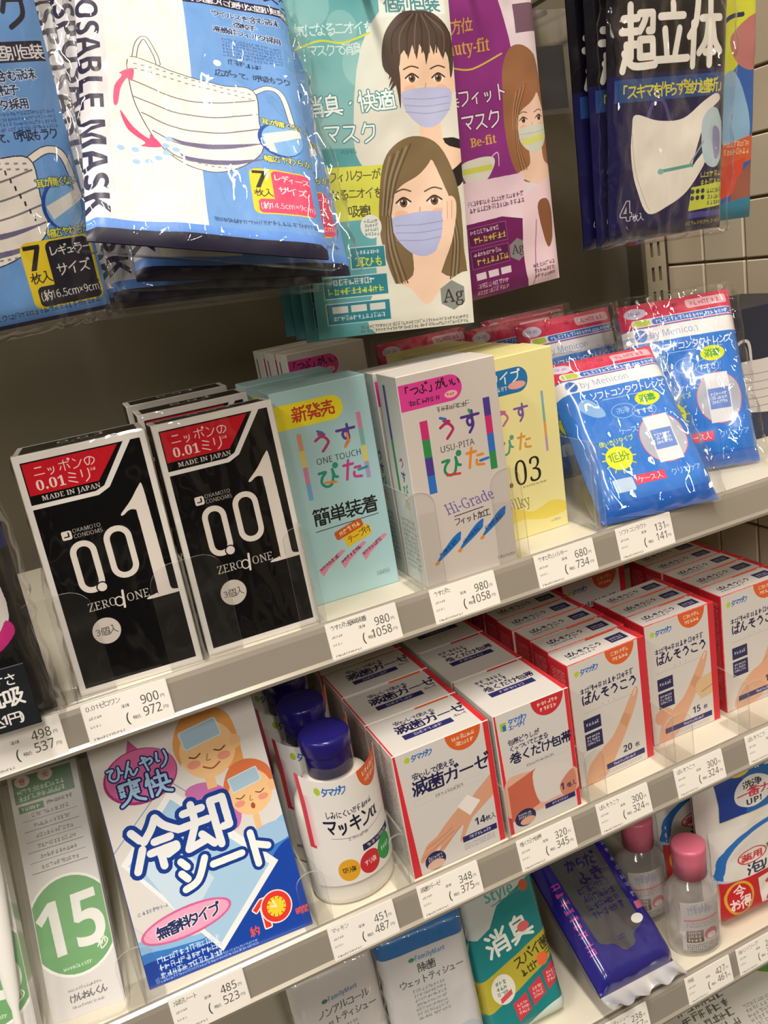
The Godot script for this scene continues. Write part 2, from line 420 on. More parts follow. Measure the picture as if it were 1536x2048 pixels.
func build_room() -> void:
	structure("floor", block(Vector3(-3.2, FLOOR - 0.05, BACK - 0.1), Vector3(SIDE + 0.1, FLOOR, 4.5)), paint(k("544f48"), 0.45))
	structure("ceiling", block(Vector3(-3.2, CEIL, BACK - 0.1), Vector3(SIDE + 0.1, CEIL + 0.05, 4.5)), paint(k("c6c3bc"), 0.8))
	structure("wall_left", block(Vector3(-3.2, FLOOR, BACK), Vector3(-3.1, CEIL, 4.4)), paint(k("6a665e"), 0.7))
	structure("wall_front", block(Vector3(-3.1, FLOOR, 4.4), Vector3(SIDE, CEIL, 4.5)), paint(k("3e3b37"), 0.7))
	structure("wall_back", block(Vector3(-3.1, FLOOR, BACK - 0.1), Vector3(SIDE, CEIL, BACK)), paint(k("6b6454"), 0.6), "beige back panel behind the shelves, shade darkened into its colour")  # beige steel toned down to grey-brown, part of its shade is in the colour
	var wall := structure("wall_right", block(Vector3(SIDE, FLOOR, BACK - 0.1), Vector3(SIDE + 0.1, CEIL, 4.5)), paint(k("9a8d75"), 0.85), "tiled side wall with dark beige grout")
	var tiles := []
	for i in 3:
		tiles.append(soft_block(Vector3(-0.004, 0, 0), Vector3(0.0, 0.0524, 0.0522), 0.001, paint([k("e2d3b8"), k("decfb3"), k("e6d8bf")][i], 0.35)))
	for iy in range(-13, 10):
		for iz in range(-1, 9):
			var t := part("tile", tiles[(iy * 7 + iz * 5 + 200) % 3], wall)
			t.position = Vector3(SIDE, 0.1394 + iy * 0.055 + 0.0021, -0.251 + iz * 0.0548 + 0.002)

func build_opposite() -> void:
	# the shelving across the aisle, behind the photographer
	var o := thing("shelf_unit", "grey shelving unit across the aisle behind the photographer", "shelf unit")
	o.position = Vector3(-1.3, FLOOR, 1.75)
	var m := paint(k("8f8a80"), 0.6)
	part("back_board", soft_block(Vector3(-1.7, 0, 0.35), Vector3(1.7, 1.55, 0.38), 0.002), o, paint(k("6a655c"), 0.7))
	part("plinth", soft_block(Vector3(-1.7, 0, 0.01), Vector3(1.7, 0.1, 0.349), 0.002), o, m)
	for i in 5:
		part("board", soft_block(Vector3(-1.7, 0.101 + i * 0.33, 0.0), Vector3(1.7, 0.126 + i * 0.33, 0.349), 0.002), o, m)

func upright_post(x: float, label: String) -> void:
	var o := thing("shelf_upright", label, "upright")
	o.position = Vector3(x, FLOOR, BACK)
	var m := paint(k("a89e88"), 0.45)
	part("channel", soft_block(Vector3(0, 0, 0), Vector3(0.026, 1.6, 0.024), 0.0008), o, paint(k("6e6656"), 0.5))
	# perforated face: rails left, middle and right, with bridges between the slots
	var s := Sheet.new()
	for q in [[0.0, 0.0065], [0.0102, 0.0158], [0.0195, 0.026]]:
		s.box(Vector3(q[0], 0, 0.0245), Vector3(q[1], 1.6, 0.0305))
	for c in [0.0065, 0.0158]:
		for i in 63:
			s.box(Vector3(c, i * 0.0255, 0.0245), Vector3(c + 0.0037, i * 0.0255 + 0.0105, 0.0305))
	part("slotted_face", mesh_of(s), o, m)

func shelf(y: float, zf: float, label: String, x1 := SIDE - 0.006) -> void:
	var o := thing("shelf", label, "shelf", "steel shelves of the bay")
	o.position = Vector3(0, y, 0)
	var top := paint(k("d9d3c0"), 0.5)
	part("board", soft_block(Vector3(-1.0, -0.02, BACK + 0.032), Vector3(x1, 0, zf - 0.001), 0.0012), o, top)
	var prof := PackedVector2Array([Vector2(0, 0.0006), Vector2(0.0025, 0.0012), Vector2(0.0046, -0.0002), Vector2(0.0056, -0.003), Vector2(0.009, -0.0195), Vector2(0.0108, -0.0212), Vector2(0.0106, -0.0232), Vector2(0.007, -0.0238), Vector2(0, -0.0238)])
	var r := part("price_rail", extrude_x(prof, -1.0, x1, null), o, paint(k("a29c90"), 0.32, 0.3))
	r.position = Vector3(0, 0, zf)
	for x in [-0.9, x1 - 0.027]:
		part("bracket", soft_block(Vector3(x, -0.05, BACK + 0.031), Vector3(x + 0.003, -0.021, zf - 0.05), 0.0005), o, top)

func build_shelves() -> void:
	upright_post(0.549, "slotted beige steel upright in the corner by the tiled wall")
	upright_post(-0.93, "slotted beige steel upright at the far end of the bay")
	shelf(0.47, -0.03, "added unseen steel shelf shading the panel behind the mask packs", 0.44)  # out of view, added to shade the back panel; ends short of the tiles
	shelf(0.0, Z1, "steel shelf under the black boxes and contact lens packs")
	shelf(S2, Z2, "steel shelf under the gauze and plaster boxes")
	shelf(S3, Z3, "steel shelf under the wet wipes and pink capped bottles")
	shelf(S4, Z3, "steel shelf under the leaf patterned pack")

func divider(x: float, y: float, z: float, hgt: float, l: float, r: float, depth: float, label: String) -> void:
	var o := thing("shelf_divider", label, "divider", "clear plastic dividers")
	o.position = Vector3(x, y, z)
	var pane := clear(Color(0.4, 0.4, 0.38), 0.03)
	pane.metallic_specular = 0.35
	var rim := clear(Color(0.72, 0.72, 0.68), 0.35, 0.2)
	var wall := prism(round_poly(0, 0, depth, hgt, 0.006, 2), -0.0006, 0.0006, pane, rim)
	var w := part("side_panel", wall, o)
	w.rotation_degrees = Vector3(0, 90, 0)
	w.position = Vector3(0, 0.0002, 0)
	part("front_lip", prism(round_poly(-l, 0, r, hgt, minf(0.013, (l + r) * 0.45), 6), 0.0008, 0.002, pane, rim), o)
	part("foot", soft_block(Vector3(-l, 0, -0.02), Vector3(r, 0.0008, 0.0007), 0.0002), o, clear(Color(0.4, 0.4, 0.38), 0.05))

func build_dividers() -> void:
	var t := [[-0.0995, 0.02, 0.022, "clear divider on the open side of the left black box"], [-0.0272, 0.02, 0.022, "clear divider between the two black boxes"], [0.0425, 0.012, 0.004, "clear divider between black box and pale blue box"],
		[0.1118, 0.006, 0.016, "clear divider between pale blue box and white box"], [0.1835, 0.016, 0.006, "clear divider between white box and yellow box"], [0.247, 0.004, 0.004, "clear divider between yellow box and blue lens pack"]]
	for d in t:
		divider(d[0], 0.0012, 0.0005, 0.062, d[1], d[2], 0.2, d[3])
	var u := [[-0.11, 0.01, 0.012, "clear divider between thermometer card and cooling sheet box"], [-0.0035, 0.008, 0.01, "clear divider between cooling sheet box and blue capped bottles"], [0.0605, 0.01, 0.002, "clear divider between blue capped bottles and gauze boxes"], [0.1348, 0.001, 0.001, "clear divider between gauze boxes and bandage boxes"],
		[0.2, 0.002, 0.014, "clear divider between bandage boxes and twenty plaster boxes"], [0.276, 0.01, 0.016, "clear divider between twenty plaster and fifteen plaster boxes"], [0.347, 0.012, 0.018, "clear divider between the last two rows of plaster boxes"]]
	for d in u:
		divider(d[0], S2 + 0.0012, Z2 + 0.0002, 0.04, d[1], d[2], 0.22, d[3])

func price_tag(x: float, y: float, zf: float, w: float, name_line: String, a: String, b: String, label: String, turn := 0.0) -> void:
	var o := thing("price_tag", label, "price tag", "shelf price tags")
	o.position = Vector3(x, y, zf + 0.0103)
	o.rotation_degrees = Vector3(-11.0, 0, turn)
	part("card", carton(w, 0.0238, 0.0004, printed(print_tag(name_line, a, b, x > 0.0), 0.5), paint(k("eceae2")), paint(k("eceae2")), paint(k("eceae2"))), o)

func build_tags() -> void:
	for t in [[-0.156, "ドロップ", "498", "537"], [-0.0985, "0.01ゼロワン", "900", "972"], [0.0432, "うすぴた簡単装着", "980", "1058"], [0.1128, "うすぴた ", "980", "1058"], [0.1893, "うすぴたシルキー", "680", "734"], [0.2545, "ソフトコンタクト", "131", "141"]]:
		var lab: String = {"498": "white price tag reading 498 under the dark pack", "900": "white price tag reading 900 and 972 under black box", "680": "white price tag reading 680 under the yellow box", "131": "white price tag reading 131 under blue lens pack"}.get(t[2], "white price tag reading 980 under pale blue box" if t[0] < 0.1 else "white price tag reading 980 under the white box")
		price_tag(t[0], -0.0218, Z1, 0.0465, t[1], t[2], t[3], lab)
	var s := [[-0.0985, "冷却シート", "485", "523", "white price tag reading 485 under cooling sheet box"], [0.0, "マッキン", "451", "487", "white price tag reading 451 under the blue capped bottles"], [0.0615, "滅菌ガーゼ", "348", "375", "white price tag reading 348 under the gauze box"], [0.136, "巻くだけ包帯", "320", "345", "white price tag reading 320 under the bandage box"],
		[0.2005, "ばんそうこう", "300", "324", "white price tag reading 300 under plaster box of twenty"], [0.2685, "ばんそうこう", "300", "324", "white price tag reading 300 under plaster box of fifteen"], [0.3355, "ばんそうこう", "300", "324", "white price tag reading 300 at the tiled wall end"]]
	for t in s:
		price_tag(t[0], S2 - 0.0218, Z2, 0.0445, t[1], t[2], t[3], t[4])
	s = [[0.178, "ウェットティシュー", "238", "257", "white price tag reading 238 under the navy wipes pack"], [0.2595, "手指", "427", "461", "white price tag reading 427 under the pink capped bottle"], [0.311, "泡ハンドソープ", "298", "322", "white price tag reading 298 under the white soap pouch"]]
	for t in s:
		price_tag(t[0], S3 - 0.0218, Z3, 0.0445, t[1], t[2], t[3], t[4])

# ---------------------------------------------------------------- packs on hooks
var film: StandardMaterial3D

func hang(called: String, label: String, group: String, pos: Vector3, rot: Vector3, w: float, h: float, ft: float, bt: float, front: Material, back: Material, bagged: bool, seed_no: int, boxy := 0.3) -> Node3D:
	var o := thing(called, label, "mask pack", group)
	o.position = pos
	o.rotation_degrees = rot
	part("packet", packet(w, h, ft, bt, 0.05, 0.03, 0.0016, seed_no, front, back, 26, 36, boxy), o)
	if bagged:
		part("film_bag", film_bag(w + 0.012, h + 0.008, ft + 0.0022, bt + 0.002, 0.003, seed_no, film), o).position = Vector3(0, -0.005, 0)
	return o

func hook(x: float, y: float, z1: float, label: String) -> void:
	var o := thing("display_hook", label, "hook", "wire display hooks")
	o.position = Vector3(x, y, BACK)
	var m := paint(k("c9c6be"), 0.25, 0.9)
	part("wire", tube([Vector3(0, 0, 0.0), Vector3(0, 0, 0.05), Vector3(0, 0, z1 - BACK - 0.02), Vector3(0, 0.004, z1 - BACK - 0.006), Vector3(0, 0.016, z1 - BACK)], 0.0024, 10, m), o)
	part("base_plate", soft_block(Vector3(-0.012, -0.02, 0.0), Vector3(0.012, 0.02, 0.003), 0.0008), o, m)

func build_hanging() -> void:
	film = clear(Color(0.25, 0.25, 0.25), 0.02, 0.05)
	var g := "blue mask packs on one hook"
	var navy := paint(k("1b1a38"), 0.4)
	var junior := printed(print_mask_blue(true), 0.4)
	var regular := printed(print_mask_blue(false), 0.4)
	hang("mask_pack", "blue bagged mask pack with pink badge, front one on its hook", g, Vector3(0.014, 0.2172, 0.0602), Vector3(-35, 6.9, -16.1), 0.1086, 0.1794, 0.004, 0.005, junior, navy, true, 1)
	hang("mask_pack", "blue bagged mask pack second behind the pink badge one", g, Vector3(0.036, 0.203, 0.026), Vector3(-29, 3, -9), 0.1086, 0.1794, 0.004, 0.005, junior, navy, true, 2)
	hang("mask_pack", "blue bagged mask pack third behind the pink badge one", g, Vector3(0.026, 0.1985, 0.008), Vector3(-26, 1, -5), 0.1086, 0.1794, 0.003, 0.005, junior, navy, true, 3)
	hang("mask_pack", "blue bagged mask pack last behind the pink badge one", g, Vector3(0.022, 0.197, -0.008), Vector3(-23.5, 0, -3), 0.1086, 0.1794, 0.003, 0.005, junior, navy, true, 4)
	hang("mask_pack", "blue bagged mask pack with black regular size badge", "regular size blue mask packs", Vector3(-0.0885, 0.199, 0.02), Vector3(6, 12.2, 1.7), 0.118, 0.17, 0.003, 0.006, regular, navy, true, 5)
	hang("mask_pack", "blue bagged mask pack behind the regular size one", "regular size blue mask packs", Vector3(-0.095, 0.2, 0.004), Vector3(6, 12.2, 1.7), 0.118, 0.17, 0.003, 0.006, regular, navy, true, 6)
	g = "teal mask packs on one hook"
	var teal := printed(print_mask_teal(), 0.38)
	var teal_back := paint(k("3f8086"), 0.4)
	hang("mask_pack", "teal and cream mask pack showing a masked man and woman", g, Vector3(0.1359, 0.1571, -0.0289), Vector3(-2.7, -6.3, -4.6), 0.1, 0.2, 0.0015, 0.008, teal, teal_back, false, 11, 0.25)
	for i in 3:
		hang("mask_pack", ["teal mask pack directly behind the front one of its hook", "teal mask pack third from the front of its hook", "teal mask pack last on its hook"][i], g, Vector3(0.132 - i * 0.002, 0.157 + i * 0.002, -0.043 - i * 0.014), Vector3(-1, -3, -3), 0.1, 0.2, 0.0015, 0.008, teal, teal_back, false, 12 + i, 0.25)
	var purple := printed(print_mask_purple(), 0.38)
	hang("mask_pack", "purple and pink mask pack with a woman in profile", "purple mask packs on one hook", Vector3(0.2274, 0.1646, -0.06), Vector3(4.4, 1.7, 2.9), 0.1, 0.2, 0.003, 0.003, purple, paint(k("5c1250"), 0.4), false, 21, 0.4)
	g = "navy mask packs on one hook"
	var deep := printed(print_mask_navy(), 0.2, 0.9)
	var deep_back := paint(k("16143a"), 0.3)
	hang("mask_pack", "black and navy mask pack with big white lettering, front one", g, Vector3(0.3685, 0.1825, -0.0575), Vector3(4.8, -7, -2.4), 0.092, 0.2, 0.004, 0.003, deep, deep_back, true, 31, 0.4)
	for i in 2:
		hang("mask_pack", ["black and navy mask pack directly behind the front one", "black and navy mask pack last on its hook"][i], g, Vector3(0.3665 - i * 0.001, 0.181, -0.071 - i * 0.014), Vector3(3, -2, -0.5 + i), 0.094, 0.2, 0.004, 0.003, deep, deep_back, false, 32 + i, 0.4)
	hang("mask_pack", "blue mask pack with yellow and orange print by the tiles", "blue and yellow packs on one hook", Vector3(0.4365, 0.184, -0.075), Vector3(3.8, 0.1, -2.1), 0.06, 0.17, 0.003, 0.003, printed(print_mask_right(), 0.35), paint(k("2f62b4"), 0.4), false, 41, 0.4)
	hook(0.068, 0.352, -0.02, "wire hook holding the pink badge mask packs")
	hook(-0.088, 0.36, 0.06, "wire hook holding the regular size mask packs")
	hook(0.15, 0.35, 0.0, "wire hook holding the teal mask packs")
	hook(0.22, 0.358, -0.02, "wire hook holding the purple mask pack")
	hook(0.375, 0.375, -0.02, "wire hook holding the navy mask packs")
	hook(0.42, 0.35, -0.03, "wire hook holding the blue and yellow pack")
	# sign holder behind the purple pack
	var h := thing("sign_holder", "clear plastic sign holder with dark grey card behind purple pack", "sign holder")
	h.position = Vector3(0.335, 0.288, -0.15)
	h.rotation_degrees = Vector3(0, 4, 0)
	part("card", soft_block(Vector3(0, 0, -0.001), Vector3(0.03, 0.045, 0), 0.0003), h, paint(k("3b3c3a"), 0.6))
	part("sleeve", soft_block(Vector3(-0.004, -0.004, 0.0005), Vector3(0.036, 0.07, 0.0014), 0.0003), h, clear(Color(0.95, 0.95, 0.95), 0.12))
	part("arm", tube([Vector3(0.016, 0.068, 0.0), Vector3(0.016, 0.07, -0.08), Vector3(0.016, 0.07, BACK + 0.15)], 0.0022, 8, paint(k("c9c6be"), 0.25, 0.9)), h)

# ---------------------------------------------------------------- boxed goods
func place(o: Node3D, x: float, y: float, z: float, yaw: float, lean: float) -> void:
	o.position = Vector3(x, y, z)
	o.rotation_degrees = Vector3(-lean, yaw, 0)

func box_thing(called: String, label: String, group: String, w: float, h: float, d: float, front: Material, top: Material, left: Material, rest: Material) -> Node3D:
	var o := thing(called, label, "box", group)
	part("carton", carton(w, h, d, front, top, left, rest), o)
	return o

func build_top_shelf() -> void:
	var w := paint(k("dcd8d0"), 0.4)
	# black boxes in shrink film
	var zf := printed(print_zero(), 0.3, 0.4)
	var zt := printed(print_zero_top(), 0.3, 0.4)
	zf.metallic_specular = 0.3
	zt.metallic_specular = 0.3
	var dark := paint(k("1a1a1c"), 0.35)
	var g := "black boxes in film"
	var a := box_thing("black_box", "black box with red corner standing alone at the open end", g, 0.0685, 0.1365, 0.046, zf, zt, dark, w)
	part("film_wrap", film_bag(0.0693, 0.1372, 0.0006, 0.04, 0.0003, 122, film), a).position = Vector3(0.03425, 0.0002, 0)
	place(a, -0.0968, 0.0, -0.0072, -3.5, 2.6)
	var b := box_thing("black_box", "black box with red corner, front one of the row of three", g, 0.0685, 0.1365, 0.024, zf, zt, dark, w)
	a = b
	part("film_wrap", film_bag(0.0693, 0.1372, 0.0008, 0.021, 0.0006, 121, film), b).position = Vector3(0.03425, 0.0002, 0)
	place(b, -0.0245, 0.0, -0.0059, -1.3, 2.9)
	b = copy_thing(a, "black box with red corner, middle one of the row of three")
	place(b, -0.0245, 0.0, -0.07, -1.0, -1.0)
	b = copy_thing(a, "black box with red corner, rear one of the row of three")
	place(b, -0.0242, 0.0, -0.128, -1.0, -1.0)
	# pale blue
	var blue := paint(k("a9cfd4"), 0.4)
	g = "pale blue boxes"
	a = box_thing("pale_blue_box", "pale blue box with yellow banner, front one of its row", g, 0.0605, 0.137, 0.03, printed(print_one_touch(), 0.35, 0.4), blue, blue, blue)
	place(a, 0.0468, 0.0, -0.0284, -2, -1.0)
	b = copy_thing(a, "pale blue box with yellow banner behind the front one")
	place(b, 0.0472, 0.0, -0.086, -2, 0)
	# white with pink banner
	g = "white boxes with pink banner"
	var wf := printed(print_hi_grade(), 0.35, 0.3)
	var ws := printed(print_hi_grade_side(), 0.4)
	a = box_thing("white_box", "white box with pink banner, front one of its row", g, 0.066, 0.1346, 0.03, wf, w, ws, w)
	place(a, 0.1153, 0.0, 0.0, -0.2, -1.5)
	var back := [["white box with pink banner directly behind the front one", 0.1157, -0.033], ["white box with pink banner at the shelf back, nearest the shopper", 0.108, -0.19], ["white box with pink banner at the shelf back, middle of three", 0.1075, -0.224], ["white box with pink banner at the shelf back, against the panel", 0.107, -0.258]]
	for q in back:
		if q[2] < -0.1:
			b = box_thing("white_box", q[0], g, 0.066, 0.142, 0.03, wf, w, ws, w)
		else:
			b = copy_thing(a, q[0])
		place(b, q[1], 0.0, q[2], 0, 0)
	# yellow
	var yel := paint(k("efe6a2"), 0.4)
	g = "yellow boxes"
	a = box_thing("yellow_box", "pale yellow box reading 0.03, front one of its row", g, 0.0575, 0.1273, 0.035, printed(print_silky(), 0.35, 0.3), yel, yel, yel)
	place(a, 0.1857, 0.0, -0.0311, 0.3, -1.5)
	for i in 3:
		b = copy_thing(a, ["pale yellow box second from the front of its row", "pale yellow box third from the front of its row", "pale yellow box last in its row"][i])
		place(b, 0.186, 0.0, -0.0685 - i * 0.037, 0.3, 0)
	# contact lens cleaner packs
	g = "blue lens cleaner packs"
	var cl := printed(print_cleaner(), 0.25, 0.5)
	var clb := paint(k("2a66b8"), 0.3)
	var spots := [["blue lens cleaner pack with red header lying back at the shelf edge", 0.252, 0.002, -0.004, -11.0, 38.0], ["blue lens cleaner pack with red header leaning near the navy box", 0.3405, 0.002, -0.0637, -22.0, 19.6], ["blue lens cleaner pack tucked behind the two front ones", 0.29, 0.002, -0.13, -4.0, 10.0], ["blue lens cleaner pack second from the back panel", 0.262, 0.002, -0.168, 3.0, 6.0], ["blue lens cleaner pack behind the yellow boxes", 0.195, 0.002, -0.21, 2.0, 4.0], ["blue lens cleaner pack against the back panel by the upright", 0.3, 0.002, -0.215, 0.0, 4.0]]
	for i in spots.size():
		var q: Array = spots[i]
		var o := thing("lens_cleaner_pack", q[0], "pack", g)
		part("pouch", packet(0.088, 0.13 if i != 1 else 0.138, 0.011, 0.006, 0.3, 0.16, 0.0022, 50 + i, cl, clb, 24, 34, 0.7), o).position = Vector3(0.044, 0, 0)
		part("film_sleeve", film_bag(0.096, 0.136 if i != 1 else 0.146, 0.0125, 0.0075, 0.002, 60 + i, film), o).position = Vector3(0.044, -0.0015, 0)
		place(o, q[1], q[2], q[3], q[4], q[5])
	# navy carton with a picture of masks
	var nv := paint(k("1d2438"), 0.4)
	a = box_thing("mask_box", "dark navy carton printed with white folded masks by the tiles", "navy mask cartons", 0.1, 0.112, 0.09, printed(print_navy_box(), 0.35), nv, nv, nv)
	place(a, 0.444, 0.0, -0.085, -3, 0)
	# dark pack cut by the picture's edge
	var o := thing("dark_pack", "black pack with white picture and navy top beside black boxes", "pack")
	part("packet", packet(0.08, 0.145, 0.01, 0.012, 0.2, 0.1, 0.002, 71, printed(print_left_black(), 0.3, 0.4), paint(k("15151a"), 0.4), 22, 30, 0.5), o).position = Vector3(0.04, 0, 0)
	part("film_bag", film_bag(0.088, 0.15, 0.013, 0.013, 0.002, 72, film), o).position = Vector3(0.04, -0.001, 0)
	part("hanging_tab", carton(0.04, 0.034, 0.0006, printed(print_left_tab(), 0.3, 0.5), dark, dark, dark), o).position = Vector3(0.034, 0.003, 0.022)
	place(o, -0.189, 0.002, -0.006, -4, 2)

func row(a: Node3D, x: float, y: float, z: float, dz: float, n: int, called: String, jitter: float) -> void:
	var words := ["second", "third", "fourth", "fifth", "sixth", "seventh", "eighth"]
	for i in n - 1:
		var b := copy_thing(a, "%s, %s from the front of its row" % [called, words[i]])
		place(b, x + sin(i * 2.3) * jitter, y, z - dz * (i + 1), sin(i * 1.7) * 0.6, 0)

func build_middle_shelf() -> void:
	var w := paint(k("d6d2cb"), 0.45)
	var red := printed(print_side(k("cf2c38"), k("e09a98"), 22, 99), 0.4)
	var grey := printed(print_side(k("d6d3cf"), k("5a5854"), 43, 92), 0.45)
	var g := "gauze boxes"
	var a := box_thing("gauze_box", "white gauze box with a bandaged hand, front one of its row", g, 0.0693, 0.092, 0.043, printed(print_gauze(), 0.4), printed(print_gauze_top(), 0.45), grey, w)
	place(a, 0.0643, S2, 0.0195, 0, 0)
	row(a, 0.0645, S2, 0.0195, 0.0455, 4, "white gauze box with red edges", 0.0008)
	g = "bandage boxes"
	a = box_thing("bandage_box", "white bandage box with a wrapped limb, front one of its row", g, 0.0587, 0.0925, 0.055, printed(print_bandage(), 0.4), printed(print_bandage_top(), 0.45), grey, w)
	place(a, 0.1367, S2, 0.0195, 0, 0)
	row(a, 0.1368, S2, 0.0195, 0.0575, 4, "white bandage box with red edges", 0.0006)
	var top := printed(print_plaster_top(), 0.45)
	a = box_thing("plaster_box", "plaster box of twenty with a finger, front one of its row", "plaster boxes of twenty", 0.0672, 0.099, 0.022, printed(print_plaster(0), 0.4), top, red, red)
	place(a, 0.2045, S2, 0.006, 1.5, 0)
	row(a, 0.2062, S2, 0.004, 0.0238, 8, "white plaster box of twenty", 0.0008)
	a = box_thing("plaster_box", "plaster box of fifteen with a round pad, front one of its row", "plaster boxes of fifteen with a pad", 0.0645, 0.1, 0.02, printed(print_plaster(1), 0.4), top, red, red)
	place(a, 0.2785, S2, -0.0045, -1, 0)
	row(a, 0.2795, S2, -0.0045, 0.021, 3, "white plaster box of fifteen with pad", 0.0008)
	for i in 2:
		var b := copy_thing(a, ["white plaster box of fifteen with pad behind the gap, nearer one", "white plaster box of fifteen with pad behind the gap, farther one"][i])
		place(b, 0.279, S2, -0.108 - i * 0.03, 0, 0)
	a = box_thing("plaster_box", "plaster box with an open hand at the tiled wall, front one", "plaster boxes with an open hand", 0.067, 0.1, 0.021, printed(print_plaster(2), 0.4), top, red, red)
	place(a, 0.3515, S2, -0.0055, -1, 0)
	row(a, 0.3525, S2, -0.0055, 0.022, 5, "white plaster box with an open hand", 0.0006)
	# antiseptic bottles
	var lab := print_mackin()
	var white := paint(k("e9e5da"), 0.35)
	var cap := paint(k("1e1868"), 0.22)
	var body := lathe([Vector2(0.0, 0.0), Vector2(0.025, 0.0), Vector2(0.0275, 0.002), Vector2(0.0285, 0.006), Vector2(0.0285, 0.062), Vector2(0.027, 0.072), Vector2(0.022, 0.08), Vector2(0.015, 0.085), Vector2(0.014, 0.088), Vector2(0.014, 0.09), Vector2(0, 0.09)], 40, 1.0, 0.82, white)
	var capm := lathe([Vector2(0, 0.0865), Vector2(0.0148, 0.0865), Vector2(0.015, 0.098), Vector2(0.0153, 0.1015), Vector2(0.0163, 0.102), Vector2(0.0165, 0.109), Vector2(0.0158, 0.1115), Vector2(0.0145, 0.1128), Vector2(0.008, 0.1136), Vector2(0, 0.1138)], 40, 1.0, 1.0, cap)
	var wrap := Sheet.new()
	for sg in [1.0, -1.0]:
		wrap.grid(40, 20, func(u: float, v: float) -> Vector3:
			var ang := (u - 0.5) * 2.35
			var rise := 0.017 + v * (0.074 + 0.009 * pow(absf(u - 0.5) * 2.0, 2.0))
			var rr: float = 0.0292 + sg * 0.0002 + maxf(0.0, v - 0.7) * 0.002
			return Vector3(sin(ang) * rr, rise, cos(ang) * rr * 0.84), sg < 0.0)
	var labm := mesh_of(wrap)
	var lm := printed(lab, 0.38)
	for i in 4:
		var o := thing("antiseptic_bottle", ["white antiseptic bottle with blue cap, front one of its row", "white antiseptic bottle with blue cap second from the front", "white antiseptic bottle with blue cap third from the front", "white antiseptic bottle with blue cap at the row's end"][i], "bottle", "blue capped antiseptic bottles")
		part("body", body, o)
		part("cap", capm, o)
		part("label_wrap", labm, o, lm)
		o.position = Vector3(0.0315 + [0.0, -0.0005, 0.0005, 0.0][i], S2, -0.005 - i * 0.047)
		o.rotation_degrees = Vector3(0, 7, 0)
	# cooling sheets, leaning back
	var cb := paint(k("2a4a98"), 0.4)
	a = box_thing("cooling_sheet_box", "white and blue cooling sheet box with mother and child drawing", "", 0.1015, 0.1487, 0.026, printed(print_cooling(), 0.24, 0.35), paint(k("c9c8c6"), 0.3), cb, cb)
	place(a, -0.1069, S2, 0.0123, -3.2, 17.9)
	# thermometers on their cards
	var card := printed(print_thermo(false), 0.4)
	var shell := clear(Color(0.96, 0.96, 0.95), 0.06)
	for i in 2:
		var o := thing("thermometer_pack", ["thermometer blister card with green circle beside cooling sheet box", "thermometer blister card with white stick showing, farther from the cooling box"][i], "thermometer", "thermometer cards")
		var pl := paint(k("e6e4e2"), 0.4)
		part("card", carton(0.041, 0.142, 0.0008, card, pl, pl, pl), o)
		part("blister", prism(round_poly(-0.003, -0.004, 0.044, 0.146, 0.007), 0.0002, 0.011 if i == 0 else 0.016, shell, clear(Color(0.9, 0.9, 0.88), 0.22, 0.1)), o)
		if i == 1:
			var st := part("thermometer_stick", lathe([Vector2(0, 0), Vector2(0.0016, 0.001), Vector2(0.002, 0.01), Vector2(0.002, 0.024), Vector2(0.0035, 0.03), Vector2(0.0058, 0.06), Vector2(0.0075, 0.09), Vector2(0.0082, 0.122), Vector2(0.0065, 0.128), Vector2(0, 0.128)], 24, 1.0, 0.7, paint(k("e4e4e0"), 0.3)), o)
			st.position = Vector3(0.034, 0.006, 0.0075)
			part("display", soft_block(Vector3(-0.0048, 0.088, 0.0042), Vector3(0.0048, 0.112, 0.0058), 0.0006), st, paint(k("4a4c46"), 0.2))
			part("metal_tip", lathe([Vector2(0, -0.0002), Vector2(0.0018, 0.0008), Vector2(0.0022, 0.01), Vector2(0, 0.0101)], 16, 1.0, 0.7, paint(k("b9b7b2"), 0.2, 1.0)), st)
			place(o, -0.2085, S2, 0.02, -6, 26)
		else:
			place(o, -0.1617, S2, 0.0062, -6, 31.6)

